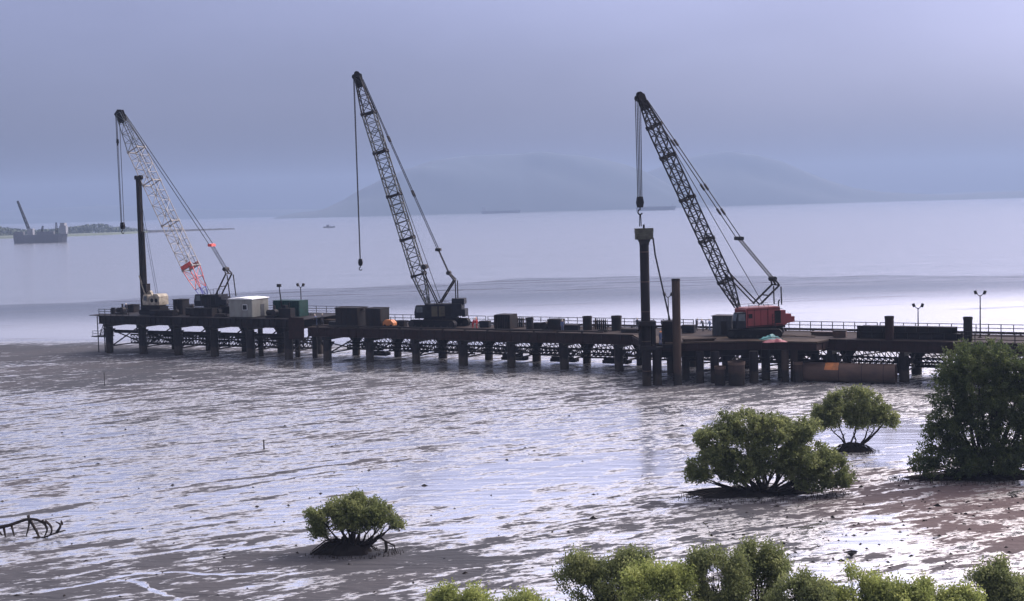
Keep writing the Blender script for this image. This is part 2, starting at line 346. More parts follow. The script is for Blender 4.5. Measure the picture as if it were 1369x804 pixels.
    rg = N(t, 'ShaderNodeMapRange'); rg.inputs['To Min'].default_value = 0.62; rg.inputs['To Max'].default_value = 0.20; t.links.new(beyond, rg.inputs['Value']); t.links.new(rg.outputs[0], ro.inputs['To Min'])
    t.links.new(wet, ro.inputs['Value']); t.links.new(ro.outputs[0], b.inputs['Roughness'])
    io = N(t, 'ShaderNodeMapRange'); io.inputs['To Min'].default_value = 1.07; io.inputs['To Max'].default_value = WETIOR
    t.links.new(wet, io.inputs['Value']); t.links.new(io.outputs[0], b.inputs['IOR'])
    h1 = noise(t, pos, R(-5), (6.5, 1.7), 2, 0.5, 0.5, (4, 1, 0)); h2 = noise(t, pos, R(-5), (3.0, 0.6), 2, 0.5, 0.3, (8, 3, 0))
    hb = mth(t, 'ADD', mth(t, 'MULTIPLY', h1, 0.36), mth(t, 'MULTIPLY', h2, 0.09))
    nf = noise(t, pos, R(12), (0.55, 0.28), 3, 0.6)
    hb = mth(t, 'MULTIPLY_ADD', mth(t, 'MULTIPLY', nf, mth(t, 'SUBTRACT', 1.0, wet)), 0.07, hb)
    bs = N(t, 'ShaderNodeMapRange'); bs.inputs['To Min'].default_value = 0.7; bs.inputs['To Max'].default_value = 0.055
    t.links.new(wet, bs.inputs['Value'])
    bp = N(t, 'ShaderNodeBump'); bp.invert = True; bp.inputs['Distance'].default_value = 2.2
    t.links.new(mth(t, 'MULTIPLY', bs.outputs[0], mth(t, 'MULTIPLY_ADD', beyond, -0.96, 1.0)), bp.inputs['Strength']); t.links.new(hb, bp.inputs['Height']); t.links.new(bp.outputs[0], b.inputs['Normal'])
    return m
WETIOR = 8.0
REGIONS = [  # image spot planned from, radii in metres, wetter (+) or drier (-)
    (470, 600, 46, 34, 0.05), (130, 600, 22, 40, 0.03), (780, 600, 14, 26, 0.12), (1195, 585, 7, 12, 0.40), (1180, 712, 4.5, 6, 0.34),
    (230, 770, 14, 7, -0.13), (560, 765, 7, 8, -0.2), (950, 690, 13, 9, -0.22), (1300, 690, 9, 14, -0.26), (480, 745, 7, 3, -0.15),
    (700, 515, 90, 12, -0.12, -0.49), (60, 490, 48, 42, -0.24), (20, 462, 34, 26, -0.35), (330, 530, 26, 14, -0.12), (200, 640, 20, 10, -0.08), (640, 640, 16, 8, 0.08), (860, 650, 10, 6, -0.12), (1010, 530, 12, 9, -0.12), (470, 492, 27, 5, 0.42, -0.49), (410, 772, 2.4, 2.2, 0.3), (700, 780, 10, 5, 0.1),
]
STREAKS = [((205, 658), (515, 611), 0.55, -0.5), ((225, 668), (520, 618), 0.3, -0.35), ((250, 676), (430, 655), 0.4, -0.4), ((0, 692), (150, 667), 0.5, -0.45),
    ((60, 548), (225, 524), 0.7, -0.4), ((640, 552), (820, 540), 0.6, -0.3), ((70, 786), (210, 764), 0.22, 0.75), ((200, 766), (335, 768), 0.2, 0.7), ((155, 778), (245, 800), 0.22, 0.7),
    ((180, 745), (330, 722), 0.3, 0.5), ((560, 700), (690, 668), 0.35, 0.4), ((340, 722), (440, 700), 0.4, -0.4), ((20, 740), (150, 728), 0.5, -0.4), ((1090, 560), (1240, 540), 0.4, -0.4), ((860, 590), (900, 640), 0.5, 0.2)]
def shore(x):
    pts = [(-3000, 330), (-149, 390), (-60, 428), (4, 455), (70, 440), (147, 395), (3000, 300)]
    y = float(np.interp(x, [p[0] for p in pts], [p[1] for p in pts])); return y + 5 * math.sin(x * 0.06) + 3 * math.sin(x * 0.17 + 1)
xs = np.concatenate([np.linspace(-3000, -320, 24), np.linspace(-300, 300, 121), np.linspace(320, 3000, 24)])
vv, ff = [], []
for x in xs:
    s_ = shore(x); vv += [(x, -60, 0), (x, 60, 0), (x, s_ - 6, 0), (x, s_, -0.02), (x, s_ + 40, -0.6), (x, 9200, -1.2)]
for i in range(len(xs) - 1):
    for k in range(5): ff.append((i * 6 + k, (i + 1) * 6 + k, (i + 1) * 6 + k + 1, i * 6 + k + 1))
MUD = mud_material()
tag(MB().add(vv, ff).build('mudflat', MUD), kind='structure')

def sea_material():
    m, t, b = nodemat('estuary_water')
    ge = N(t, 'ShaderNodeNewGeometry'); pos = ge.outputs['Position']
    b.inputs['Base Color'].default_value = (0.10, 0.105, 0.115, 1); b.inputs['Roughness'].default_value = 0.16; b.inputs['IOR'].default_value = 2.1
    n1 = noise(t, pos, R(3), (14, 3.5), 4, 0.6); n2 = noise(t, pos, R(-6), (90, 40), 3, 0.5)
    h = mth(t, 'ADD', n1, mth(t, 'MULTIPLY', n2, 1.5))
    bp = N(t, 'ShaderNodeBump'); bp.inputs['Strength'].default_value = 0.5; bp.inputs['Distance'].default_value = 0.8
    t.links.new(h, bp.inputs['Height']); t.links.new(bp.outputs[0], b.inputs['Normal'])
    return m
vv, ff = [], []
for x in xs:
    xf = x * 4.5; vv += [(x, shore(x) - 0.5, 0.0), (x, 700, 0.0), (xf, 9100, 0.0)]
for i in range(len(xs) - 1):
    for k in range(2): ff.append((i * 3 + k, (i + 1) * 3 + k, (i + 1) * 3 + k + 1, i * 3 + k + 1))
tag(MB().add(vv, ff).build('sea', sea_material()), kind='structure')

def hill(name, prof, D, depth):
    """a wooded ridge: skyline heights across, falling away to front and back"""
    pts = [(at_x(px, D), h_at(px, py, D)) for px, py in prof]
    nx, ny = 120, 26; x0, x1 = pts[0][0], pts[-1][0]; vv, ff = [], []
    rr = random.Random(len(name) * 7 + int(D)); ph = [rr.uniform(0, 6.3) for _ in range(12)]
    for j in range(ny + 1):
        s_ = -1 + 2 * j / ny
        for i in range(nx + 1):
            x = x0 + (x1 - x0) * i / nx
            h = max(0.0, float(np.interp(x, [p[0] for p in pts], [p[1] for p in pts])))
            e = max(0.0, 1 - abs(s_) ** 1.6)
            wob = sum(math.sin(x / L + ph[k] + s_ * 3 * (k + 1)) * L for k, L in enumerate((420, 230, 120, 62, 34, 18))) * 0.062
            vv.append((x, D + s_ * depth, h * e + wob * e * min(1, h / 120) - 2 * (1 - e)))
    for j in range(ny):
        for i in range(nx):
            a = j * (nx + 1) + i; ff.append((a, a + 1, a + nx + 2, a + nx + 1))
    return tag(MB().add(vv, ff).build(name, HILL, None, True), kind='structure')
def at_x(px, D): d = ray(px, 276 - ROLL * (px - 684)); return d.x / d.y * D
def h_at(px, py, D): d = ray(px, py); return CAMH + d.z / d.y * D
hill('hill', [(395, 284), (430, 280), (462, 266), (490, 250), (520, 234), (545, 221), (575, 213), (610, 210), (650, 212), (700, 216), (730, 213), (770, 216), (800, 221), (830, 229), (860, 240), (890, 252), (915, 266), (930, 272)], 5900, 600)
hill('hill', [(800, 268), (835, 246), (870, 227), (905, 216), (940, 211), (975, 208), (1010, 211), (1040, 218), (1070, 230), (1100, 243), (1130, 252), (1180, 259), (1260, 262), (1340, 258), (1400, 255), (1480, 262)], 6500, 600)
hill('far_shore', [(-40, 284), (120, 280), (260, 281), (400, 279), (560, 276), (700, 274), (860, 271), (1000, 268), (1160, 263), (1320, 258), (1430, 255)], 8300, 350)

# haze: one closed box of even, pale air
HAZE_DENS = 2.0e-4
hm = bpy.data.materials.new('haze_air'); hm.use_nodes = True; ht = hm.node_tree; ht.nodes.clear()
pv = ht.nodes.new('ShaderNodeVolumePrincipled'); pv.inputs['Color'].default_value = (0.218, 0.285, 0.415, 1)
pv.inputs['Density'].default_value = HAZE_DENS; pv.inputs['Anisotropy'].default_value = 0.15
mo = ht.nodes.new('ShaderNodeOutputMaterial'); ht.links.new(pv.outputs[0], mo.inputs['Volume'])
hz = MB().box((0, 4700, 133), (24000, 10000, 274)).build('haze', hm); tag(hz, kind='stuff')

#BUILD
# ------------------------------------------------------------------ the jetty
ZD = 5.6                               # deck level above the mud
FRONT_PX = [438, 494.7, 556, 619, 684, 754, 827, 897, 972, 1046, 1112, 1208, 1305, 1400]
BENTS = [pu(px, 470, 0)[0] for px in FRONT_PX]
PLAT_PX = [147, 191, 238, 287, 335, 386]
PBENTS = [pu(px, 460, 0)[0] for px in PLAT_PX]
WID = 8.3
U0, U1 = BENTS[0] - 3.2, BENTS[-1] + 6

jet = thing('jetty', 'long dark steel trestle jetty on tube piles crossing the mudflat', 'jetty', O, PAZ)
mb = MB(); mb.slab([(U0, -1.2), (U1, -1.2), (U1, WID + 1.2), (U0, WID + 1.2)], ZD - 0.14, ZD); mb.build('deck', M['deckred'], jet)
for v in (-0.9, 1.4, 4.15, 6.9, WID + 0.9):
    mb = MB(); mb.ibeam((U0, v, ZD - 0.14 - 0.71), (U1, v, ZD - 0.14 - 0.71), 1.4, 0.42)
    if v in (-0.9,):
        for k in range(int((U1 - U0) / 1.5)): mb.box((U0 + 0.7 + k * 1.5, v - 0.09, ZD - 0.85), (0.03, 0.15, 1.28))
    mb.build('girder', M['brown'] if v == -0.9 else M['steel'], jet)
def pile_mb(h, r=0.56, n=14): return MB().tube((0, 0, -1.5), (0, 0, h), r, n)
def bent(root, u, h, capz, zt, mat_=None):
    for v in (0, WID):
        o = MB().tube((u + rnd.uniform(-.12, .12), v + rnd.uniform(-.15, .15), -1.5), (u, v, h), 0.68 * rnd.uniform(0.92, 1.1), 14).build('pile', mat_ or M['pile'], root, True)
    MB().box((u, WID / 2, capz + 0.3), (0.62, WID + 2.2, 0.6)).build('cap_beam', M['steel'], root)
    for v in (0, WID):                   # haunch plates between pile head and longitudinal beams
        for sx in (-1, 1): MB().prism([(u + sx * 0.5, h - 0.3), (u + sx * 1.5, h - 0.3), (u + sx * 0.5, h - 1.5)], v - 0.1, v + 0.1).build('bracket', M['steel'], root)
    z0, z1 = 1.2, h - 0.6
    mb = MB(); mb.tube((u, 0.5, z1), (u, WID - 0.5, z0), 0.12, 6); mb.tube((u, 0.5, z0), (u, WID - 0.5, z1), 0.12, 6)
    mb.tube((u, 0.4, z0), (u, WID - 0.4, z0), 0.12, 6); mb.build('cross_brace', M['steel'], root)
def low_truss(root, ua, ub, v, z0, z1):
    """lattice walkway girder hung low between two bents"""
    mb = MB(); n = max(3, int(abs(ub - ua) / 0.75))
    for z in (z0, z1, (z0 + z1) / 2): mb.box(((ua + ub) / 2, v, z), (ub - ua, 0.16, 0.24))
    for i in range(n + 1):
        u = ua + (ub - ua) * i / n; mb.box((u, v, (z0 + z1) / 2), (0.10, 0.10, z1 - z0))
        if i < n:
            u2 = ua + (ub - ua) * (i + 1) / n
            for a, b in (((u, v, z0), (u2, v, (z0 + z1) / 2)), ((u, v, z1), (u2, v, (z0 + z1) / 2))): mb.tube(a, b, 0.075, 4, caps=False)
    mb.build('truss_panel', M['steel'], root)
for i, u in enumerate(BENTS):
    bent(jet, u, ZD - 2.1, ZD - 2.16, ZD)
    if i:
        ua, ub = BENTS[i - 1] + 0.6, u - 0.6
        low_truss(jet, ua, ub, WID / 2 + 0.6, 1.4 + 0.1 * math.sin(i * 1.7), 2.6)
        low_truss(jet, ua, ub, WID + 0.75, 1.15 + 0.1 * math.sin(i * 2.1), 2.95 + 0.1 * math.sin(i * 1.3))
        mb = MB(); mb.tube((ua - 0.1, WID, 2.2), (ub + 0.1, WID, 2.2), 0.11, 6); mb.tube((ua, WID, 2.2), (ub, WID, ZD - 2.0), 0.08, 6)
        mb.build('stringer_pipe', M['steel'], jet)
        if i in (4, 5, 6, 1, 11):       # low barge-like mud bank of staging lying below
            mb = MB(); mb.box(((ua + ub) / 2 + 1.2, WID - 1.5, 0.55), ((ub - ua) * 0.55, 1.6, 0.5)); mb.box(((ua + ub) / 2 + 1.2, WID - 2.2, 0.95), ((ub - ua) * 0.5, 0.1, 0.4))
            mb.build('low_staging', M['steel'], jet)

# railings along the seaward and landward edges
def railing(label, u0, u1, v, z, step=1.6, h=1.35, group=None):
    t = thing('railing', label, 'railing', P(u0, v, z), PAZ, group)
    L = u1 - u0; n = max(1, round(L / step))
    mb = MB()
    for zz in (h, h * 0.62, h * 0.26): mb.tube((0, 0, zz), (L, 0, zz), 0.05, 5)
    mb.build('rails', M['steel2'], t)
    pm = None
    for i in range(n + 1):
        if pm is None: o = MB().tube((0, 0, 0), (0, 0, h + 0.04), 0.065, 6).build('post', M['steel2'], t); pm = o
        else: o = pm.copy(); COL.objects.link(o); o.parent = t
        o.location = (L * i / n, 0, 0)
    return t
VB = WID + 1.05
railing('steel pipe railing on the jetty edge behind the two dark tanks and the middle crane', U0 + 1, BENTS[3] - 1, VB, ZD)
railing('steel pipe railing on the jetty edge behind the square dark container and the casing stubs', BENTS[3] - 0.6, BENTS[7], VB, ZD)
railing('steel pipe railing along the seaward edge between the brown pile and the stack of girders', BENTS[7] + 0.4, BENTS[10] + 4, VB, ZD)
railing('steel pipe railing at the right end of the jetty behind the tallest floodlight pole', BENTS[10] + 4.4, U1, VB, ZD)
railing('short steel railing on the jetty front edge right of the last casing stub', BENTS[11] + 7.6, U1, -1.05, ZD)

# ------------------------------------------------------------------ the raised drilling platform at the seaward end
ZP = 6.9
PU0, PU1 = pu(134, 430, -1)[0], pu(409, 430, -1)[0]
plat = thing('drilling_platform', 'raised dark steel drilling platform on tube piles at the left end of the jetty', 'platform', O, PAZ)
MB().slab([(PU0, -1.6), (PU1, -1.6), (PU1, WID + 3), (PU0, WID + 3)], ZP - 0.12, ZP).build('deck', M['steel'], plat)
for v in (-1.4, 0.8, 3.2, 6.0, WID + 0.6, WID + 2.7):
    mb = MB(); mb.ibeam((PU0 + 0.1, v, ZP - 0.12 - 0.7), (PU1 - 0.1, v, ZP - 0.82), 1.4, 0.45)
    if v == -1.4:
        for k in range(int((PU1 - PU0) / 1.2)): mb.box((PU0 + 0.5 + k * 1.2, v - 0.1, ZP - 0.82), (0.04, 0.18, 1.28))
    mb.build('girder', M['steel'], plat)
for i, u in enumerate(PBENTS):
    bent(plat, u, ZP - 2.15, ZP - 2.12, ZP)
    if i:
        ua, ub = PBENTS[i - 1] + 0.6, u - 0.6
        low_truss(plat, ua, ub, WID + 0.75, 0.9, 2.6); low_truss(plat, ua, ub, WID / 2 + 0.6, 1.3, 2.9)
        mb = MB(); mb.ibeam((ua - 0.3, 0.9, 3.75), (ub + 0.3, 0.9, 3.95), 0.55, 0.3); mb.tube((ua, WID, 2.2), (ub, WID, 2.3), 0.13, 6); mb.build('stringer_beam', M['steel'], plat)
# second row of smaller support piles seen between the main bents
for px in (349, 398, 421):
    u, _ = pu(px, 470, 3.0); MB().tube((u, 3.0, -1.5), (u, 3.0, ZP - 1.5), 0.45, 12).build('pile', M['pile'], plat, True)
mb = MB(); ue, _ = pu(396, 430, -1.75)   # dark brown end skirt
mb.box((ue, -1.78, 5.4), (3.1, 0.06, 3.6)); mb.build('skirt_plate', M['brown'], plat)
# stair and landing at the seaward end
mb = MB(); us, _ = pu(141, 440, 1.0)
mb.box((us - 0.7, 1.0, 2.85), (3.6, 2.2, 0.14))
for du, dv in ((-2.2, 0), (0.9, 0), (-2.2, 2), (0.9, 2)): mb.tube((us + du, dv, 2.9), (us + du, dv, 3.95), 0.05, 5)
for dv in (0, 2):
    mb.tube((us - 2.2, dv, 3.9), (us + 0.9, dv, 3.9), 0.045, 5); mb.tube((us - 2.2, dv, 3.4), (us + 0.9, dv, 3.4), 0.04, 5)
mb.build('landing', M['steel'], plat)
mb = MB()
for du in (-1.1, 0.5):
    for dv in (0.2, 1.8): mb.tube((us + du, dv, -1), (us + du, dv, ZP - 0.3), 0.10, 6)
for k in range(9):
    mb.box((us - 0.9 + 0.2 * k, 1.0, 3.2 + 0.4 * k), (0.32, 1.0, 0.06))
for dv in (0.5, 1.5): mb.tube((us - 1.0, dv, 2.95), (us + 0.9, dv, ZP), 0.07, 5)
mb.box((us - 1.6, 1.0, ZP - 0.15), (2.2, 2.4, 0.12)); mb.build('stair', M['steel'], plat)

railing('thin railing on the front edge of the raised drilling platform at its seaward end', PU0 + 0.3, PU0 + 7.5, -1.5, ZP, 1.6, 1.15)
railing('thin railing on the back edge of the raised drilling platform', PU0 + 0.3, PU1 - 0.3, WID + 2.9, ZP, 2.2, 1.15)

# ------------------------------------------------------------------ piling platform built out in front of the red crane
pts = [at(866, 459.3, ZD), at(1000, 455.3, ZD), at(1092, 457, ZD)]
B0 = P(pu(846, 450, -1.2)[0], -1.23); B1 = P(pu(1108, 450, -1.2)[0], -1.23)
org = Vector((pts[0].x, pts[0].y, 0))
def pl(p): return (p.x - org.x, p.y - org.y)
pp = thing('piling_platform', 'brown timber decked piling platform built out in front of the red crane', 'platform', org)
out = [pl(pts[0]), pl(pts[1]), pl(pts[2]), pl(B1), pl(B0)]
MB().slab(out, ZD - 0.19, ZD - 0.02).build('deck', M['plank'], pp)
def fascia(name, z, h, mat_, inset):
    mb = MB()
    for a, b in ((out[0], out[1]), (out[1], out[2]), (out[2], out[3]), (out[4], out[0])):
        mb.ibeam((a[0], a[1] + inset, z), (b[0], b[1] + inset, z), h, 0.4)
        n = int(math.hypot(b[0] - a[0], b[1] - a[1]) / 1.6)
        for k in range(1, n):
            q = k / n; mb.box((a[0] + (b[0] - a[0]) * q, a[1] + (b[1] - a[1]) * q + inset - 0.1, z), (0.05, 0.16, h * 0.9))
    mb.build(name, mat_, pp)
fascia('edge_beam', ZD - 0.72, 1.0, M['brown'], 0.22)
for v in (2.0, 4.2):
    mb = MB(); mb.ibeam((1.0, v, ZD - 1.72), (23.5, v - 0.4, ZD - 1.72), 0.9, 0.4); mb.build('under_beam', M['steel'], pp)
for px, py, r in ((936, 512, 0.55), (956, 512, 0.6), (1008, 512, 0.62), (1024, 508, 0.6), (1050, 511, 0.5), (1062, 510, 0.5), (1090, 500, 0.6), (917, 508, 0.55)):
    p = at(px, py); MB().tube((p.x - org.x, p.y - org.y, -1.5), (p.x - org.x, p.y - org.y, ZD - 1.3), r, 14).build('pile', M['rustpile'] if r < 0.52 else M['pile'], pp, True)
mb = MB()
for a, b, z in ((936, 1008, 1.5), (1008, 1062, 1.2), (1024, 1090, 2.2), (936, 1024, 2.6)):
    p, q = at(a, 511), at(b, 509); mb.tube((p.x - org.x, p.y - org.y, z), (q.x - org.x, q.y - org.y, z + 0.5), 0.12, 6)
mb.build('brace_pipe', M['steel'], pp)
# casing stubs standing in the mud under its front edge
for px, py, top, r, lab in ((985, 516, 484, 1.1, 'wide short rusty casing standing in the mud under the platform front'),
                            (963, 516, 490, 0.7, 'narrow short brown casing left of the wide casing under the platform front'),
                            (1067, 512, 484, 0.62, 'short brown casing stub beside the left end of the big lying pipe')):
    p = at(px, py - 1.0); h = CAMH + ray(px, top).z / ray(px, top).y * p.y
    t = thing('casing_stub', lab, 'pile casing', p)
    mb = MB(); mb.ring((0, 0, -1.0), (0, 0, h), r, r - 0.09, 28); mb.build('tube', M['rustpile'], t, True)
    MB().ring((0, 0, h - 0.35), (0, 0, h + 0.02), r + 0.05, r + 0.002, 28).build('collar', M['rust'], t, True)

# the two piles being driven, with guide frames
pA = at(865, 516); pB = at(906, 515)
def ztop(px, py, base): d = ray(px, py); return CAMH + d.z / d.y * base.y
zA = ztop(861, 326, pA)
t = thing('driven_pile', 'tall dark tube pile under the hanging hammer', 'pile', pA)
MB().ring((0, 0, -2), (0, 0, zA), 0.62, 0.54, 24).build('tube', M['pile'], t, True)
for k in range(5): MB().ring((0, 0, 2 + k * 4.0), (0, 0, 2.1 + k * 4.0), 0.635, 0.621, 24).build('weld_seam', M['rust'], t, True)
t = thing('tall_pile', 'free standing rusty brown tube pile right of the hammer pile', 'pile', pB)
zB = ztop(904, 373, pB)
MB().ring((0, 0, -2), (0, 0, zB), 0.56, 0.48, 24).build('tube', M['rustpile'], t, True)
MB().ring((0, 0, zB - 0.2), (0, 0, zB + 0.01), 0.60, 0.562, 24).build('collar', M['steel2'], t, True)
p = at(879, 515); t = thing('support_pile', 'lower dark support pile just right of the hammer pile', 'pile', p)
MB().tube((0, 0, -2), (0, 0, 4.9), 0.62, 18).build('tube', M['pile'], t, True); MB().box((0, 0.4, 5.05), (1.6, 2.2, 0.3)).build('cap_plate', M['steel'], t)
def guide(c, w, d, z0, z1, label):
    t = thing('pile_guide_frame', label, 'guide frame', c)
    for z in (z0, z1):
        mb = MB()
        for sx in (-1, 1): mb.box((sx * w / 2, 0, z), (0.35, d + 0.35, 0.55)); mb.box((0, sx * d / 2, z), (w - 0.35, 0.35, 0.55))
        mb.build('clamp_ring', M['steel'], t)
    for sx in (-1, 1):
        for sy in (-1, 1): MB().box((sx * w / 2, sy * d / 2, (z0 + z1) / 2), (0.22, 0.22, z1 - z0 - 0.57)).build('corner_post', M['steel'], t)
    mb = MB(); mb.box((0, d / 2 + 0.2, (z0 + z1) / 2), (w * 0.9, 0.05, (z1 - z0) * 0.8)); mb.box((-w / 2 + 0.02, 0, (z0 + z1) / 2 + 0.3), (0.05, d * 0.8, (z1 - z0) * 0.6)); mb.build('side_plate', M['steel'], t)
guide((pA.x + 0.15, pA.y, 0), 1.9, 1.9, 5.2, ztop(865, 430, pA) - 0.2, 'dark steel guide frame clamped round the hammer pile')
guide((pB.x - 0.7, pB.y + 1.6, 0), 1.9, 1.6, 5.2, ztop(897, 431, pB) - 0.2, 'dark steel guide frame behind the tall brown pile')

# vibratory hammer hanging from the red crane's hook, clamped on the pile
HZ = zA
t = thing('vibratory_hammer', 'grey green vibratory hammer clamped on the top of the tall dark pile', 'pile hammer', (pA.x, pA.y, 0))
mb = MB(); mb.box((0, 0, HZ + 1.0), (2.35, 1.3, 0.85)); mb.build('gear_case', M['hammer'], t)
mb = MB(); mb.box((0, 0, HZ + 1.75), (2.45, 1.1, 0.62)); mb.build('suspension_head', M['hammer'], t)
for sx in (-1, 1):
    MB().tube((sx * 0.55, -0.66, HZ + 1.0), (sx * 0.55, -0.85, HZ + 1.0), 0.3, 14).build('eccentric_cover', M['hammer'], t)
mb = MB(); mb.prism([(-0.85, HZ + 0.57), (0.85, HZ + 0.57), (0.62, HZ + 0.1), (0.62, HZ - 0.15), (-0.62, HZ - 0.15), (-0.62, HZ + 0.1)], -0.5, 0.5); mb.build('clamp', M['steel2'], t)
mb = MB(); mb.tube((0, 0, HZ + 2.05), (0, 0, HZ + 2.55), 0.14, 8); mb.build('bail', M['steel'], t)
hp = [(1.2, 0, HZ + 0.75), (1.45, 0.1, HZ - 1.5)]
e = at(889, 441, ZD + 0.5); hp += [(1.45 + (e.x - pA.x - 1.45) * q, 0.1 + (e.y - pA.y) * q * 0.3, HZ - 1.5 + (6.0 - HZ + 1.5) * q) for q in (0.25, 0.5, 0.75, 1.0)]
MB().path(hp, [0.11] * len(hp), 6).build('hose', M['black'], t, True)

# big rusty pipe lying on the mud
q0, q1 = at(1074, 509.0), at(1198, 512.5); L = (q1 - q0).length
t = thing('steel_pipe', 'big rusty steel pipe lying on the mud in front of the jetty', 'pipe', (q0 + q1) / 2, math.atan2((q1 - q0).y, (q1 - q0).x))
rp = 1.32
MB().ring((-L / 2, 0, rp - 0.12), (L / 2, 0, rp - 0.12), rp, rp - 0.07, 40).build('pipe_shell', M['rust'], t, True)
mb = MB(); vv = []; x = -L / 2 + 4.0    # patch of orange primer over the crown of the pipe
r_ = random.Random(2)
for j in range(9):
    a = R(22 + 14 * j)
    for rr in (rp + 0.012, rp + 0.003):
        for sx in (-1, 1): vv.append((x + sx * (0.85 + r_.uniform(-.12, .12)), -math.cos(a) * rr, rp - 0.12 + math.sin(a) * rr))
mb.add(vv, [(j * 4, j * 4 + 1, j * 4 + 5, j * 4 + 4) for j in range(8)] + [(j * 4 + 2, j * 4 + 6, j * 4 + 7, j * 4 + 3) for j in range(8)] + [(j * 4, j * 4 + 4, j * 4 + 6, j * 4 + 2) for j in range(8)] + [(j * 4 + 1, j * 4 + 3, j * 4 + 7, j * 4 + 5) for j in range(8)])
mb.build('primer_patch', M['orange'], t)
for x in (-1.2, 1.8, 4.6): MB().ring((x, 0, rp - 0.12), (x + 0.07, 0, rp - 0.12), rp + 0.02, rp + 0.002, 40).build('weld_seam', M['steel2'], t, True)
# ------------------------------------------------------------------ crawler cranes
def crane(name_label, px_c, py_c, zdeck, vdeck_pt, az, K):
    """lattice boom crawler crane; local +x runs towards the boom tip"""
    base = vdeck_pt
    t = thing('crawler_crane', name_label, 'crane', base, az)
    L = lambda px, py: loc(px, py, base, az)
    lat, UPZ = Vector((0, 1, 0)), Vector((0, 0, 1))
    # tracks
    ta = K['track_az'] - az; tl, th = K['track_len'], 1.25
    ct, st = math.cos(ta), math.sin(ta)
    for sy in (-1, 1):
        cy = sy * K['track_gap']
        prof = []
        for k in range(9): a = math.pi / 2 + math.pi * k / 8; prof.append((-tl / 2 + th / 2 + math.cos(a) * th / 2, th / 2 + math.sin(a) * th / 2))
        for k in range(9): a = -math.pi / 2 + math.pi * k / 8; prof.append((tl / 2 - th / 2 + math.cos(a) * th / 2, th / 2 + math.sin(a) * th / 2))
        mb = MB(); mb.prism(prof, cy - 0.42, cy + 0.42)
        for k in range(int(tl / 0.33)):   # shoe grousers
            x = -tl / 2 + 0.5 + k * 0.33
            if x < tl / 2 - 0.45: mb.box((x, cy, th + 0.015), (0.08, 0.86, 0.06))
        o = mb.build('track', M['black'], t); o.rotation_euler = (0, 0, ta)
        for x in (-tl / 2 + th / 2, tl / 2 - th / 2):
            w_ = MB().tube((x, cy - 0.46, th / 2), (x, cy + 0.46, th / 2), 0.42, 14).build('sprocket', M['steel2'], o)
        w_ = MB()
        for k in range(6):
            x = -tl / 2 + 1.3 + k * (tl - 2.6) / 5; w_.tube((x, cy - 0.445, 0.27), (x, cy + 0.445, 0.27), 0.19, 10)
        w_.build('rollers', M['steel2'], o)
    mb = MB(); mb.box((0, 0, 0.8), (2.6, K['track_gap'] * 2 - 0.86, 0.7)); mb.tube((0, 0, 1.12), (0, 0, 1.5), 1.1, 20)
    o = mb.build('carbody', M['steel'], t); o.rotation_euler = (0, 0, ta)
    # house
    zf = 1.5
    mb = MB(); xr, xf, ztop_ = K['house']; hw = 1.45
    prof = [(xf, zf), (xf, ztop_ - 0.25), (xf - 0.25, ztop_), (xr + K['step'][0] + K['step'][2], ztop_), (xr + K['step'][0] + K['step'][2], ztop_ - K['step'][1]),
            (xr + K['step'][0], ztop_ - K['step'][1]), (xr + K['step'][0], ztop_ - 2 * K['step'][1]), (xr, ztop_ - 2 * K['step'][1]), (xr, zf + 0.35), (xr + 0.4, zf + 0.3), (xr + 1.2, zf)]
    mb.prism(prof, -hw, hw); mb.build('machinery_house', M[K['body']], t)
    mb = MB(); mb.box(((xr + xf) / 2 + 0.3, 0, zf - 0.16), (xf - xr - 1.2, 2.7, 0.3)); mb.build('turntable_frame', M['steel'], t)
    for sy in (-1, 1):
        mb = MB(); mb.box((xr + 2.2, sy * (hw + 0.025), (zf + ztop_) / 2 - 0.1), (1.0, 0.05, (ztop_ - zf) * 0.66))
        for k in range(7): mb.box((xr + 2.2, sy * (hw + 0.06), zf + 0.6 + k * 0.2), (0.9, 0.03, 0.05))
        mb.build('grille', M['black'], t)
        mb = MB()
        for x in (xr + 3.2, xr + 4.4): mb.box((x, sy * (hw + 0.02), (zf + ztop_) / 2), (0.95, 0.04, (ztop_ - zf) * 0.75))
        mb.build('side_door', M[K['door']], t)
        mb = MB()
        for x in np.linspace(xr + 2.75, xf - 0.3, 5): mb.box((float(x), sy * (hw + 0.012), (zf + ztop_) / 2), (0.045, 0.03, (ztop_ - zf) * 0.86))
        mb.box(((xr + xf) / 2 + .6, sy * (hw + 0.03), zf + 0.12), (xf - xr - 1.6, 0.06, 0.1)); mb.box(((xr + xf) / 2 + .6, sy * (hw + 0.03), ztop_ - 0.3), (xf - xr - 1.9, 0.06, 0.06))
        mb.box((xf - 0.75, sy * (hw + 0.035), zf + 1.55), (0.6, 0.05, 0.6))
        mb.build('panel_trim', M['black'], t)
        mb = MB()
        for k in range(6): mb.box((xr + 2.9, sy * (hw + 0.18), zf - 0.5 + k * 0.42), (0.5, 0.05, 0.05))
        for x in (-.25, .25): mb.box((xr + 2.9 + x, sy * (hw + 0.18), zf + 0.55), (0.05, 0.05, 2.3))
        mb.build('ladder', M['steel2'], t)
    mb = MB(); mb.box((xr - 0.28, 0, zf + 0.75), (0.55, 2.9, 0.8) if not K.get('cw_tall') else (0.55, 2.9, 1.2))
    if K.get('cw_tall'):
        mb.box((xr + 0.55, 0, ztop_ + 0.35), (1.9, 2.3, 0.9)); mb.box((xr + 0.55, 0, ztop_ - 0.1), (1.6, 2.0, 0.2))
    mb.build('counterweight', M[K['cw']], t)
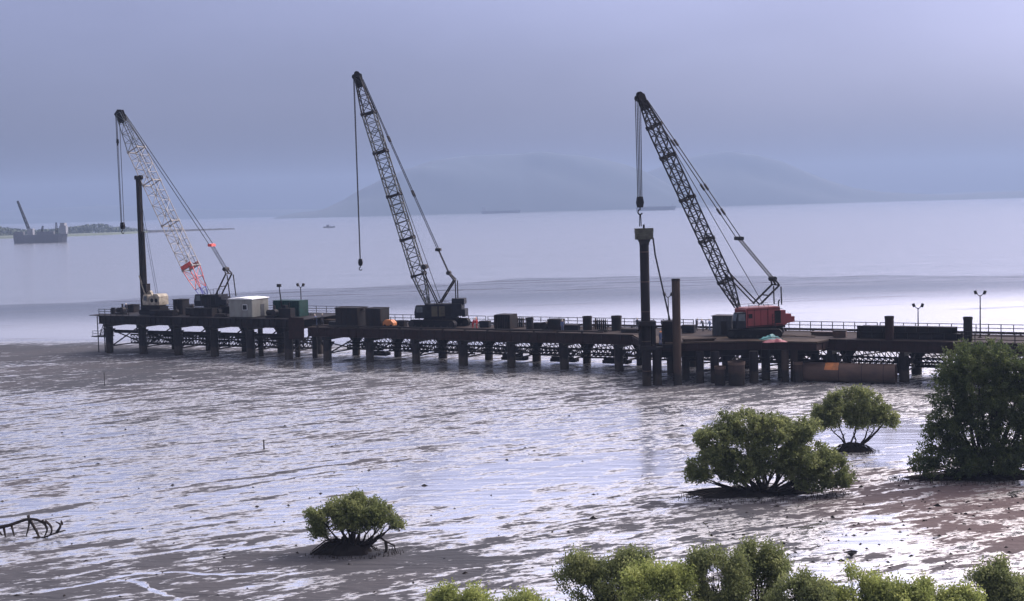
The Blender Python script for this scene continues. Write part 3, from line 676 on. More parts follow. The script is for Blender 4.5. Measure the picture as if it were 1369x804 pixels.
    mb = MB(); mb.tube((xr + 1.6, 0.8, ztop_), (xr + 1.6, 0.8, ztop_ + 0.7), 0.09, 8); mb.tube((xr + 1.6, 0.8, ztop_ + 0.68), (xr + 1.4, 0.8, ztop_ + 0.85), 0.09, 8); mb.build('exhaust', M['black'], t)
    mb = MB()                            # roof handrail
    for x in np.linspace(xr + 2.0, xf - 0.6, 4):
        for sy in (-1, 1): mb.tube((x, sy * 1.35, ztop_), (x, sy * 1.35, ztop_ + K.get('rail', 0.5)), 0.03, 4)
    for sy in (-1, 1): mb.tube((xr + 2.0, sy * 1.35, ztop_ + K.get('rail', 0.5)), (xf - 0.6, sy * 1.35, ztop_ + K.get('rail', 0.5)), 0.03, 4)
    mb.build('roof_handrail', M['steel2'], t)
    # cab beside the boom foot, on the side towards the shore
    cs = K['cab_side']; cx = xf + 0.75
    mb = MB(); mb.prism([(cx - 0.75, zf), (cx + 0.75, zf), (cx + 0.8, zf + 0.9), (cx + 0.5, zf + 2.1), (cx - 0.75, zf + 2.1)], cs * 1.0 - 0.55, cs * 1.0 + 0.55)
    cab = mb.build('cab', M[K['cab']], t)
    mb = MB(); mb.box((cx - 0.05, cs * 1.575, zf + 1.45), (1.0, 0.04, 0.95)); mb.build('side_window', M['glass'], cab)
    mb = MB(); mb.box((cx + 0.70, cs * 1.0, zf + 1.5), (0.05, 0.9, 1.0), 0, -0.24); mb.build('windscreen', M['glass'], cab)
    # boom
    fx, fz = L(*K['foot']); tx, tz = L(*K['tip'])
    a, b = Vector((fx, 0, fz)), Vector((tx, 0, tz)); ax_ = (b - a).normalized(); nor = Vector((-ax_.z, 0, ax_.x)); BL = (b - a).length
    hw_, hd_ = K['boom_w'] / 2, K['boom_d'] / 2
    def wid(q):
        f = min(1.0, 0.25 + q / K['taper_b'] * 0.75) if q < K['taper_b'] else (1.0 if q < 1 - K['taper_t'] else 0.42 + 0.58 * (1 - q) / K['taper_t'])
        g = (0.55 + 0.45 * q / K['taper_b']) if q < K['taper_b'] else f
        return hw_ * g, hd_ * f
    n = int(BL / (K['boom_d'] * 0.8)); segs = K['segs']
    root = None
    for si, (q0, q1, mt) in enumerate(segs):
        mb = MB(); n_ = max(1, round(n * (q1 - q0)))
        lattice(mb, a.lerp(b, q0), a.lerp(b, q1), lat, nor, lambda s, q0=q0, q1=q1: wid(q0 + (q1 - q0) * s), n_, K['rc'], K['rl'])
        mb.build('boom_section', M[mt], t)
    for q in K['joints']:
        mb = MB(); c = a.lerp(b, q); w2, d2 = wid(q)
        for sx in (-1, 1):
            for sy in (-1, 1): mb.tube(c + lat * sx * w2 + nor * sy * d2 - ax_ * 0.25, c + lat * sx * w2 + nor * sy * d2 + ax_ * 0.25, K['rc'] * 1.9, 6)
        for sy in (-1, 1): mb.tube(c - lat * w2 + nor * sy * d2, c + lat * w2 + nor * sy * d2, K['rc'] * 1.4, 5)
        for sx in (-1, 1): mb.tube(c + lat * sx * w2 - nor * d2, c + lat * sx * w2 + nor * d2, K['rc'] * 1.4, 5)
        mb.build('boom_joint', M[K['joint']], t)
    if K.get('band'):
        q, mt = K['band']; c = a.lerp(b, q); w2, d2 = wid(q)
        for sx in (-1, 1): MB().add([c + lat * sx * (w2 + 0.06) + nor * sn * (d2 + 0.05) + ax_ * sa * 0.42 + lat * sx * e for e in (0, 0.05) for sn, sa in ((-1, -1), (1, -1), (1, 1), (-1, 1))],
                                  [(0, 1, 2, 3), (7, 6, 5, 4), (0, 4, 5, 1), (1, 5, 6, 2), (2, 6, 7, 3), (3, 7, 4, 0)]).build('boom_sign_plate', M[mt], t)
    if K.get('drum'):
        q = K['drum']; c = a.lerp(b, q) + nor * (hd_ + 0.35)
        mb = MB(); mb.tube(c - lat * 1.0, c + lat * 1.0, 0.42, 12); mb.box(c, (0.9, 1.6, 0.5)); mb.build('boom_winch', M['steel2'], t)
    # boom head
    hx = b + ax_ * 0.1
    mb = MB()
    for sy in (-0.32, 0.32):
        prof = [b - ax_ * 1.7 + nor * hd_ * 0.55, b - ax_ * 1.7 - nor * hd_ * 0.55, b + ax_ * 0.35 - nor * (hd_ * 0.8), b + ax_ * 0.75 + nor * 0.1, b + ax_ * 0.3 + nor * (hd_ * 0.75)]
        mb.prism([(p.x, p.z) for p in prof], sy - 0.05, sy + 0.05)
    mb.build('boom_head', M['steel'], t)
    hc = b + ax_ * 0.15 - nor * 0.45
    for off in K.get('sheaves', ((0, 0),)):
        c = hc + ax_ * off[0] + nor * off[1]
        mb = MB()
        for sy in (-0.18, 0, 0.18): mb.tube(c + lat * (sy - 0.05), c + lat * (sy + 0.05), 0.42, 16)
        mb.build('head_sheave', M['black'], t)
    # gantry
    g0 = L(*K['g_front']); g1 = L(*K['g_top']); g2 = L(*K['g_rear'])
    G1 = Vector((g1[0], 0, g1[1])); mb = MB(); gw = 0.95
    for sy in (-1, 1):
        mb.tube((g0[0], sy * gw, g0[1]), (G1.x, sy * gw, G1.z), 0.14, 6); mb.tube((g2[0], sy * gw, g2[1]), (G1.x + (0.25 if g2[0] > G1.x else -0.25), sy * gw, G1.z - 0.2), 0.10, 6)
    for q in (0.45, 1.0): c = Vector((g0[0], 0, g0[1])).lerp(G1, q); mb.tube(c - lat * gw, c + lat * gw, 0.10, 6)
    mb.build('gantry', M[K['gantry']], t)
    bx, bz = L(*K['bridle']); BR = Vector((bx, 0, bz)); pk = L(*K['g_peak']); PK = Vector((pk[0], 0, pk[1]))
    mb = MB(); mb.tube(G1, PK, 0.16, 6); mb.tube(G1 - lat * gw, PK - lat * 0.5, 0.13, 6); mb.tube(G1 + lat * gw, PK + lat * 0.5, 0.13, 6); mb.tube(PK - lat * 0.6, PK + lat * 0.6, 0.36, 12); mb.build('gantry_peak', M[K['gantry']], t)
    mb = MB(); mb.tube(BR - lat * 0.75, BR + lat * 0.75, 0.28, 10); mb.box(BR, (0.8, 1.3, 0.45)); mb.build('bridle', M[K['bridle_mat']], t)
    top = b - ax_ * 0.6 + nor * hd_ * 0.7
    rr = K['rope_r']
    mb = MB()
    for sy in (-0.62, 0.62): mb.tube(top + lat * sy * 0.6, BR + lat * sy, rr * 1.3, 5)
    for q in K['links']:
        c = top.lerp(BR, q)
        for sy in (-0.62, 0.62): cc = c + lat * sy * (0.6 + 0.4 * q); d_ = (BR - top).normalized(); mb.tube(cc - d_ * 0.5, cc + d_ * 0.5, rr * 3.0, 6)
    mb.build('pendant', M['cable'], t)
    mb = MB()
    for sy in (-0.5, -0.2, 0.2, 0.5): mb.tube(BR + lat * sy, PK + lat * sy, rr, 4)
    mb.build('luffing_rope', M['cable'], t)
    if K.get('backstop'):
        (q_, ex, ey) = K['backstop']; ee = L(ex, ey); c = a.lerp(b, q_) + nor * hd_ * 0.8; mb = MB()
        for sy in (-0.7, 0.7): mb.tube(c + lat * sy, Vector((ee[0], sy, ee[1])), 0.10, 6)
        mb.build('backstop', M['steel'], t)
    # hoist line down the back of the boom, then the falls and the hook block
    mb = MB(); mb.tube((xr + 3.4, 0.15, ztop_ - 0.1), b + nor * hd_ * 0.5, rr, 4); mb.build('hoist_line', M['cable'], t)
    hk = L(*K['hook']); px_ = hc.x + K.get('fall_dx', 0.35); hz_ = hk[1]
    mb = MB()
    for sx, sy in K['falls']: mb.tube((px_ + sx, sy, hc.z), (px_ + sx * 0.8, sy * 0.8, hz_ + 0.7), rr * 1.15, 5)
    mb.build('hoist_rope', M['cable'], t)
    s_ = K['hook_s']
    mb = MB(); mb.prism([(px_ - 0.28 * s_, hz_ - 0.5 * s_), (px_ - 0.42 * s_, hz_ + 0.1 * s_), (px_ - 0.28 * s_, hz_ + 0.8 * s_), (px_ + 0.28 * s_, hz_ + 0.8 * s_), (px_ + 0.42 * s_, hz_ + 0.1 * s_), (px_ + 0.28 * s_, hz_ - 0.5 * s_)], -0.25 * s_, 0.25 * s_)
    hb = mb.build('hook_block', M['black'], t)
    mb = MB(); c0 = Vector((px_, 0, hz_ - 1.05 * s_)); pts_ = [c0 + Vector((0, 0, 0.6 * s_))] + [c0 + Vector((math.cos(a_) * 0.3 * s_, 0, math.sin(a_) * 0.3 * s_)) for a_ in np.linspace(math.pi / 2, -math.pi * 0.85, 9)]
    mb.path(pts_, [0.09 * s_] * len(pts_), 6); mb.build('hook', M['steel'], hb)
    if K.get('sling'):
        mb = MB(); z2 = K['sling']
        for sx in (-0.12, 0.12): mb.tube((px_ + sx * 0.5, 0, hz_ - 1.3 * s_), (px_ + sx, 0, z2), 0.07, 5)
        mb.build('sling', M['steel'], t)
    if K.get('aux'):
        hk2 = L(*K['aux']); ax0 = tx + 0.75
        mb = MB(); mb.tube(b + ax_ * 0.3, (ax0, 0, tz + 0.25), 0.16, 6); mb.build('jib_point', M['steel'], t)
        mb = MB(); mb.tube((ax0, 0, tz + 0.2), (ax0, 0, hk2[1] + 0.3), rr, 4); mb.build('auxiliary_rope', M['cable'], t)
        mb = MB(); mb.tube((ax0, 0, hk2[1] + 0.5), (ax0, 0, hk2[1] - 0.2), 0.2, 8, 0.27); mb.tube((ax0, 0, hk2[1] - 0.2), (ax0, 0, hk2[1] - 0.75), 0.2, 8, 0.05); mb.build('auxiliary_hook', M['black'], t)
    return t

AZJ = PAZ + math.pi
# left crane: white and red lattice boom
c1 = P(pu(287, 424, 5.2)[0], 5.2, ZP)
crane('crawler crane with a white and red lattice boom on the raised drilling platform', 0, 0, ZP, c1, AZJ + R(6), dict(
    track_az=PAZ, track_len=6.2, track_gap=2.0, house=(-3.0, 1.6, 3.5), step=(0.5, 0.4, 0.5), body='navy', door='steel', cw='navy', cab='navy', cab_side=1, rail=0.9,
    foot=(274, 398), tip=(160, 152), boom_w=2.3, boom_d=2.3, taper_b=0.14, taper_t=0.2, rc=0.085, rl=0.045, joint='boomwhite', joints=(0.16, 0.4, 0.62, 0.8),
    segs=((0, 0.05, 'blue'), (0.05, 0.16, 'boomred'), (0.16, 0.4, 'boomwhite'), (0.4, 0.62, 'boomwhite'), (0.62, 0.8, 'boomwhite'), (0.8, 1.0, 'boomgreen')), band=(0.17, 'boomred'),
    sheaves=((0, 0), (-0.9, 0.3)), g_front=(291, 397), g_top=(306, 366), g_rear=(311.5, 397), g_peak=(302, 360), gantry='steel2', bridle=(283, 328), bridle_mat='boomred', links=(), rope_r=0.05,
    hook=(164, 303), falls=((-0.3, -0.15), (0.3, 0.15), (0.3, -0.15)), hook_s=0.95, fall_dx=0.05, aux=(153, 190)))
# middle crane: grey green boom
c2 = P(pu(588, 441, 4.0)[0], 4.0, ZD)
crane('dark crawler crane with a tall grey lattice boom in the middle of the jetty', 0, 0, ZD, c2, math.pi - R(8), dict(
    track_az=PAZ, track_len=8.6, track_gap=2.2, house=(-3.9, 2.2, 3.75), step=(0.6, 0.0, 0.6), body='navy', door='yellow', cw='navy', cab='navy', cab_side=1, cw_tall=True, rail=0.4,
    foot=(572, 407), tip=(478, 103), boom_w=2.0, boom_d=1.9, taper_b=0.12, taper_t=0.16, rc=0.115, rl=0.06, joint='boomblack', joints=(0.13, 0.29, 0.48, 0.67, 0.84),
    segs=((0, 0.13, 'boomgreen'), (0.13, 0.48, 'boomgreen'), (0.48, 0.84, 'boomgreen'), (0.84, 1.0, 'boomblack')), drum=0.155,
    sheaves=((0, 0), (-0.9, 0.3), (0.35, 0.5)), g_front=(589, 405), g_top=(608, 374), g_rear=(611, 408), g_peak=(600, 365), gantry='boomblack', bridle=(586, 334), bridle_mat='steel2', links=(0.35, 0.67), rope_r=0.05,
    hook=(483, 352), falls=((0.0, -0.1), (0.08, 0.1)), hook_s=0.85, fall_dx=0.1, backstop=(0.14, 586, 407)))
# right crane: red house, boom slewed out over the piles
c3 = at(1010, 450.5, ZD); c3.z = ZD + 0.02
d3 = pA - c3
crane('crawler crane with a red machinery house holding the hammer over the piles', 0, 0, ZD, c3, math.atan2(d3.y, d3.x), dict(
    track_az=PAZ + R(14), track_len=7.6, track_gap=2.1, house=(-4.9, 2.4, 4.15), step=(0.9, 0.55, 0.9), body='red', door='red', cw='red', cab='navy', cab_side=1, rail=0.35,
    foot=(986, 411), tip=(857, 131), boom_w=1.5, boom_d=1.45, taper_b=0.12, taper_t=0.14, rc=0.115, rl=0.06, joint='boomblack', joints=(0.13, 0.33, 0.53, 0.73, 0.87),
    segs=((0, 0.13, 'boomblack'), (0.13, 0.53, 'boomblack'), (0.53, 0.87, 'boomblack'), (0.87, 1.0, 'boomblack')),
    sheaves=((0, 0), (-0.7, 0.25), (0.3, 0.45)), g_front=(1012, 406), g_top=(1037, 381), g_rear=(1040, 407), g_peak=(1033, 373), gantry='boomblack', bridle=(988, 319), bridle_mat='boomblack', links=(0.3, 0.62, 0.8), rope_r=0.055,
    hook=(859, 272), falls=((-0.25, -0.25), (0.25, 0.25), (-0.25, 0.25), (0.25, -0.25)), hook_s=1.1, fall_dx=0.0, sling=HZ + 2.3 - ZD, backstop=(0.17, 1012, 407)))

# ------------------------------------------------------------------ drilling rig on the raised platform
cr = P(pu(207, 424, 2.5)[0], 2.5, ZP); azr = AZJ
t = thing('drilling_rig', 'cream coloured drilling rig with a tall dark mast near the seaward end', 'drill rig', cr, azr)
Lr = lambda px, py: loc(px, py, cr, azr)
for sy in (-1, 1):
    mb = MB(); mb.prism([(-2.3, 0.5), (-2.0, 0.95), (2.0, 0.95), (2.3, 0.5), (2.0, 0.05), (-2.0, 0.05)], sy * 1.3 - 0.35, sy * 1.3 + 0.35); mb.build('track', M['black'], t)
mb = MB(); mb.box((0, 0, 1.05), (4.6, 2.2, 0.9)); mb.box((0.2, 0, 1.6), (3.4, 2.6, 0.3)); mb.build('carbody', M['steel'], t)
mb = MB(); mb.prism([(-2.3, 1.76), (-2.3, 3.3), (-1.9, 3.7), (-0.9, 3.75), (-0.8, 3.4), (0.2, 3.3), (0.3, 1.76)], -1.2, 1.2); mb.build('engine_house', M['cream'], t)
mb = MB(); mb.prism([(0.4, 1.76), (0.4, 3.6), (1.4, 3.6), (1.7, 2.6), (1.6, 1.76)], 0.25, 1.2); cabr = mb.build('cab', M['cream'], t)
mb = MB(); mb.box((0.95, 1.22, 2.95), (0.7, 0.04, 0.8)); mb.build('side_window', M['glass'], cabr)
mb = MB()
for x in (-1.6, -0.6): mb.tube((x, 1.16, 2.6), (x, 1.23, 2.6), 0.36, 14)
mb.build('vent', M['black'], t)
mx0, mz0 = Lr(192.5, 418); mx1, mz1 = Lr(185.3, 237)
a, b = Vector((mx0, 0, mz0 - 0.2)), Vector((mx1, 0, mz1)); ax_ = (b - a).normalized(); nor = Vector((-ax_.z, 0, ax_.x))
def obox(mb, c, h, wx, wy):             # box along the mast
    mb.add([c + ax_ * sa * h / 2 + nor * sx * wx / 2 + Vector((0, sy * wy / 2, 0)) for sa in (-1, 1) for sx, sy in ((-1, -1), (1, -1), (1, 1), (-1, 1))],
           [(3, 2, 1, 0), (4, 5, 6, 7), (0, 1, 5, 4), (1, 2, 6, 5), (2, 3, 7, 6), (3, 0, 4, 7)])
mb = MB(); obox(mb, a.lerp(b, 0.5), (b - a).length, 0.7, 0.75); mb.build('mast', M['steel'], t)
mb = MB(); obox(mb, a.lerp(b, 0.992), 0.5, 1.25, 0.9); mb.tube(b + nor * 0.5 - Vector((0, 0.3, 0)), b + nor * 0.5 + Vector((0, 0.3, 0)), 0.35, 12); mb.tube(b - nor * 0.5 - Vector((0, 0.3, 0)), b - nor * 0.5 + Vector((0, 0.3, 0)), 0.3, 12); mb.build('mast_head', M['steel'], t)
k0, k1 = a.lerp(b, 0.1) - nor * -0.75, a.lerp(b, 0.62) - nor * -0.62
mb = MB(); mb.tube(a.lerp(b, 0.02) + nor * 0.78, a.lerp(b, 0.6) + nor * 0.6, 0.24, 10); mb.tube(a.lerp(b, 0.6) + nor * 0.6, a.lerp(b, 0.97) + nor * 0.5, 0.05, 5); mb.build('kelly_bar', M['steel2'], t)
mb = MB(); obox(mb, a.lerp(b, 0.19) + nor * 0.8, 1.5, 0.9, 1.1); obox(mb, a.lerp(b, 0.13) + nor * 0.8, 0.9, 0.6, 0.8); mb.build('rotary_head', M['steel'], t)
mb = MB()
for sy in (-0.6, 0.6): mb.tube((1.0, sy, 2.2), a.lerp(b, 0.28) - nor * 0.4 + Vector((0, sy * 0.6, 0)), 0.16, 8); 
mb.build('mast_ram', M['cream'], t)
mb = MB(); mb.prism([(0.9, 1.8), (mx0 - 0.5, 2.2), (mx0 - 0.5, 3.6), (0.7, 4.3), (0.2, 3.4)], -0.35, 0.2); mb.build('mast_linkage', M['cream'], t)
mb = MB()
for q in (-0.2, 0.25): mb.tube((-0.8, q, 3.7), a.lerp(b, 0.98) - nor * 0.5 + Vector((0, q, 0)), 0.045, 4)
mb.build('winch_rope', M['cable'], t)

# ------------------------------------------------------------------ things standing on the decks
def crate_box(mbd, w, d, h, ribs=5):
    mbd.box((0, 0, h / 2), (w, d, h))
    for k in range(ribs):
        x = -w / 2 + 0.12 + k * (w - 0.24) / (ribs - 1)
        for sy in (-1, 1): mbd.box((x, sy * (d / 2 + 0.04), h / 2), (0.09, 0.08, h - 0.1))
    return mbd
def on(px, py, v, z):                     # a spot on a deck: u under this image column, v metres from the front row
    return P(pu(px, py, v)[0], v, z)
# white site cabin
u0_, u1_ = pu(305.5, 424, -0.6)[0], pu(336, 424, -0.6)[0]; cw_ = u1_ - u0_
cdz = (pu(320, 400.5, -0.6)[1] - ZP)
t = thing('site_cabin', 'white and grey site cabin with one window on the raised platform', 'cabin', P((u0_ + u1_) / 2, 1.9, ZP), PAZ)
h = 3.0; w2 = cw_ / 2; d2 = 2.2
mb = MB(); mb.box((0, 0, h / 2 + 0.1), (w2 * 2, d2 * 2, h))
for k in range(17): mb.box((-w2 + 0.2 + k * (2 * w2 - 0.4) / 16, -d2 - 0.02, h / 2 + 0.1), (0.12, 0.04, h - 0.3))
for k in range(17): mb.box((w2 + 0.02, -d2 + 0.2 + k * (2 * d2 - 0.4) / 16, h / 2 + 0.1), (0.04, 0.12, h - 0.3))
mb.build('wall', M['cabin'], t)
mb = MB(); mb.prism([(-w2 - 0.15, h + 0.102), (w2 + 0.15, h + 0.102), (w2 + 0.15, h + 0.22), (0, h + 0.38), (-w2 - 0.15, h + 0.22)], -d2 - 0.15, d2 + 0.15); mb.build('roof', M['white'], t)
mb = MB(); mb.box((w2 - 1.5, -d2 - 0.05, 1.75), (1.0, 0.1, 0.95)); wi = mb.build('window', M['white'], t)
mb = MB(); mb.box((w2 - 1.5, -d2 - 0.11, 1.75), (0.84, 0.03, 0.8)); mb.build('pane', M['black'], wi)
mb = MB(); mb.box((w2 + 0.05, 0.5, 1.15), (0.06, 0.95, 2.0)); mb.build('door', M['grey'], t)
# green generator container and its machine
c = on(389, 424, 4.4, ZP)
one(crate_box(MB(), 5.6, 2.5, 2.7, 12), 'container', M['green'], 'dark green container at the landward end of the raised platform', 'container', c, PAZ)
t = thing('generator', 'dark generator set standing in front of the green container', 'generator', on(384, 424, 1.2, ZP), PAZ)
MB().box((0, 0, 0.9), (2.4, 1.3, 1.4)).build('housing', M['steel'], t); MB().box((0, 0, 0.1), (2.7, 1.4, 0.2)).build('skid', M['black'], t)
mb = MB(); mb.tube((0.5, 0, 1.6), (0.5, 0, 2.5), 0.12, 8); mb.box((-0.4, 0, 1.85), (0.8, 0.7, 0.5)); mb.build('exhaust', M['black'], t)
t = thing('loading_arm', 'thin tilted loading arm rising beside the green container', 'derrick', on(378, 412, 3.0, ZP), PAZ)
x1, z1 = loc(373, 382, on(378, 412, 3.0, ZP), PAZ); MB().tube((0, 0, 0), (x1, 0, z1), 0.13, 8, 0.08).build('arm', M['steel'], t); MB().box((x1, 0, z1), (0.7, 0.4, 0.5)).build('head_block', M['steel'], t); MB().box((0, 0, 0.3), (0.9, 0.9, 0.6)).build('foot', M['steel'], t)
# drums, pumps and gear along the raised platform
def drum_obj(c, label, r=0.42, h=1.1):
    t = thing('oil_drum', label, 'drum', c)
    mb = MB(); mb.tube((0, 0, 0), (0, 0, h), r, 14); mb.build('body', M['steel'], t, False)
    for z in (0.3 * h, 0.65 * h, h - 0.03): MB().ring((0, 0, z - 0.03), (0, 0, z + 0.03), r + 0.03, r + 0.001, 14).build('hoop', M['steel2'], t)
def pump(c, label, s=1.0, m_='steel'):
    t = thing('pump', label, 'pump', c, PAZ)
    MB().box((0, 0, 0.12 * s), (1.9 * s, 1.0 * s, 0.24 * s)).build('skid', M['black'], t)
    mb = MB(); mb.tube((-0.8 * s, 0, 0.75 * s), (0.3 * s, 0, 0.75 * s), 0.48 * s, 14); mb.build('motor', M[m_], t)
    mb = MB(); mb.tube((0.45 * s, -0.4 * s, 0.75 * s), (0.45 * s, 0.4 * s, 0.75 * s), 0.55 * s, 14); mb.tube((0.45 * s, 0, 1.2 * s), (0.45 * s, 0, 1.9 * s), 0.18 * s, 8); mb.build('volute', M['steel2'], t)
def tank(c, w, d, h, label, mat_='steel', rz=PAZ, lid=False):
    t = thing('steel_tank', label, 'tank', c, rz)
    crate_box(MB(), w, d, h, max(3, int(w / 0.8))).build('shell', M[mat_], t)
    mb = MB()
    for sy in (-1, 1): mb.box((0, sy * (d / 2 + 0.05), h + 0.05), (w + 0.2, 0.1, 0.1))
    for sx in (-1, 1): mb.box((sx * (w / 2 + 0.05), 0, h + 0.05), (0.1, d, 0.1))
    mb.build('rim', M['steel2'], t)
    return t
pump(on(162, 424, 1.5, ZP), 'dark pump near the stair at the seaward end of the raised platform', 1.0)
drum_obj(on(152, 424, 2.5, ZP), 'oil drum closest to the stair on the raised platform')
tank(on(178, 424, 6.4, ZP), 2.0, 1.6, 1.3, 'low dark tank between the stair and the drilling rig')
tank(on(243, 424, 4.0, ZP), 2.2, 1.8, 2.6, 'upright dark mud tank between the drilling rig and the left crane')
drum_obj(on(252, 424, 2.2, ZP), 'oil drum right of the upright mud tank on the raised platform', 0.5, 1.3)
pump(on(234, 424, 1.4, ZP), 'small dark pump left of the upright mud tank on the raised platform', 0.8)
tank(on(272, 424, 0.6, ZP), 5.0, 1.2, 1.35, 'long low dark tank in front of the left crane tracks')
tank(on(222, 424, 0.2, ZP), 4.2, 1.2, 0.9, 'long flat dark skip in front of the drilling rig tracks')
pump(on(364, 424, 0.6, ZP), 'dark pump between the white site cabin and the green container', 1.1)

# the two big tanks, planks and small gear on the jetty
tank(on(471, 447, 1.6, ZD), 4.4, 3.0, 3.1, 'larger dark steel tank left of the tilted plank on the jetty')
tank(on(505.5, 447, 1.6, ZD), 2.9, 2.6, 3.05, 'smaller dark steel tank right of the tilted plank on the jetty')
a = on(487, 413.5, 1.6, ZD); uu, zz = pu(487, 413.8, 1.6)
t = thing('tilted_plank', 'tilted dark steel plate resting on the larger dark tank', 'plate', P(pu(483, 416, 1.6)[0], 1.6, pu(483, 417, 1.6)[1]), PAZ)
mb = MB(); mb.box((0, 0, 0.22), (1.8, 1.2, 0.28), 0, -0.32); mb.build('plate', M['steel'], t); mb = MB(); mb.box((-0.6, 0, -0.12), (0.1, 1.0, 0.25)); mb.build('lug', M['steel2'], t)
t = thing('compressor', 'small orange compressor beside the smaller dark tank', 'compressor', on(521.5, 443, 1.2, ZD), PAZ)
mb = MB(); mb.prism([(-1.0, 0.35), (-1.0, 0.9), (-0.6, 1.25), (0.5, 1.25), (1.0, 0.8), (1.0, 0.35)], -0.55, 0.55); mb.build('hood', M['orange'], t)
mb = MB()
for x in (-0.6, 0.6):
    for sy in (-1, 1): mb.tube((x, sy * 0.45, 0.27), (x, sy * 0.62, 0.27), 0.27, 12)
mb.build('wheels', M['black'], t)
mb = MB(); mb.tube((0.2, 0, 1.25), (0.2, 0, 1.7), 0.07, 6); mb.tube((-1.0, 0, 0.45), (-1.8, 0, 0.2), 0.05, 5); mb.build('exhaust', M['black'], t)
tank(on(537, 443, 3.0, ZD), 1.6, 1.1, 0.9, 'low dark box between the orange compressor and the middle crane')
t = thing('container', 'square dark container near the red jacketed workers right of the middle crane', 'container', on(677, 443, 3.6, ZD), PAZ)
crate_box(MB(), 2.7, 2.4, 2.25, 9).build('box', M['steel'], t); mb = MB(); mb.box((-1.5, 0, 1.1), (0.25, 2.0, 2.1)); mb.build('door', M['steel2'], t)
def casing(px, topy, r, v, label, mat_='steel', z=ZD, pyb=444):
    c = on(px, pyb, v, z); u, zt = pu(px, topy, v); h = zt - z
    t = thing('casing_section', label, 'pile casing', c)
    MB().ring((0, 0, 0), (0, 0, h), r, r - 0.06, 22).build('tube', M[mat_], t, True); MB().ring((0, 0, h - 0.3), (0, 0, h + 0.015), r + 0.045, r + 0.002, 22).build('collar', M['steel2'], t, True)
casing(708.5, 425, 0.58, 3.0, 'casing section standing on the jetty between the square container and the low machine')
casing(785.5, 423, 0.70, 4.2, 'casing section standing right of the low machine on the jetty, the left of a pair')
casing(824.5, 422.5, 0.76, 4.2, 'casing section standing left of the driven pile, the right of a pair')
casing(1189, 423, 0.58, -0.5, 'brown casing standing up through the stacked girders on the right', 'brown')
casing(1294, 424, 0.56, -0.4, 'dark casing standing at the right end of the stacked girders')
t = thing('winch_machine', 'low dark winch machine between two casing sections on the jetty', 'winch', on(740, 446, 2.0, ZD), PAZ)
MB().box((0.5, 0, 0.95), (2.2, 1.6, 1.7)).build('housing', M['steel'], t); mb = MB(); mb.tube((-1.3, -0.7, 0.75), (-1.3, 0.7, 0.75), 0.6, 16); mb.build('drum', M['steel2'], t)
mb = MB(); mb.box((-0.3, 0, 0.08), (4.0, 1.8, 0.16)); mb.build('skid', M['black'], t)
mb = MB(); mb.tube((-1.8, 0, 0.2), (-2.2, 0, 1.1), 0.06, 5); mb.build('lever', M['steel2'], t)
t = thing('site_box', 'grey box standing left of the red crane tracks', 'cabin', on(969, 449, 1.0, ZD + 0.02), PAZ)
crate_box(MB(), 2.9, 2.2, 2.7, 7).build('wall', M['grey'], t); mb = MB(); mb.box((0, 0, 2.76), (3.1, 2.4, 0.1)); mb.build('roof', M['steel2'], t); mb = MB(); mb.box((0.3, -1.22, 1.1), (0.8, 0.05, 1.9)); mb.build('door', M['steel2'], t)
# stacked girders on the right
u0_, u1_ = pu(1144, 448, 0.2)[0], pu(1283, 446, 0.2)[0]; um = (u0_ + u1_) / 2; ln = u1_ - u0_
def girder(v, z, L_, du, label):
    t = thing('stacked_girder', label, 'girder', P(um + du, v, z), PAZ)
    MB().ibeam((-L_ / 2, 0, 0.42), (L_ / 2, 0, 0.42), 0.84, 0.5, 0.05).build('beam', M['steel'], t)
    mb = MB()
    for k in range(9): mb.box((-L_ / 2 + 0.5 + k * (L_ - 1) / 8, 0, 0.42), (0.04, 0.42, 0.72))
    mb.build('stiffeners', M['steel2'], t)
girder(0.75, ZD + 0.01, ln, 0, 'lower front steel girder of the dark stack on the right of the jetty')
girder(1.45, ZD + 0.01, ln, 0.2, 'lower back steel girder of the dark stack on the right of the jetty')
girder(0.75, ZD + 0.87, ln - 0.7, -0.3, 'upper front steel girder of the dark stack on the right of the jetty')
girder(1.45, ZD + 0.87, ln - 1.2, 0.1, 'upper back steel girder of the dark stack on the right of the jetty')
# cloth and boards round the red crane
t = thing('tarpaulin', 'crumpled teal tarpaulin in front of the red crane tracks', 'tarpaulin', at(1030, 453.5, ZD), 0.1)
def cloth(L_, W_, hgt, seed):
    r_ = random.Random(seed); mb = MB(); n, k = 12, 6; vv = []
    for j in range(k + 1):
        for i in range(n + 1):
            e = math.sin(math.pi * i / n) * math.sin(math.pi * j / k)
            vv.append((-L_ / 2 + L_ * i / n + r_.uniform(-.08, .08), -W_ / 2 + W_ * j / k + r_.uniform(-.08, .08), hgt * e * r_.uniform(0.6, 1.1) + 0.01))
    return mb.add(vv, [(j * (n + 1) + i, j * (n + 1) + i + 1, (j + 1) * (n + 1) + i + 1, (j + 1) * (n + 1) + i) for j in range(k) for i in range(n)])
cloth(3.0, 1.4, 0.7, 4).build('sheet', M['tealtarp'], t, True)
MB().path([(-1.5, -0.6, 0.05), (0, -0.9, 0.35), (1.6, -0.5, 0.05)], [0.04] * 3, 5).build('lashing', M['black'], t)
one(cloth(3.2, 1.1, 0.55, 9), 'tarpaulin', M['pinktarp'], 'crumpled red and pink tarpaulin heap below the teal one', 'tarpaulin', at(1036, 457.5, ZD), 0.1, smooth=True)
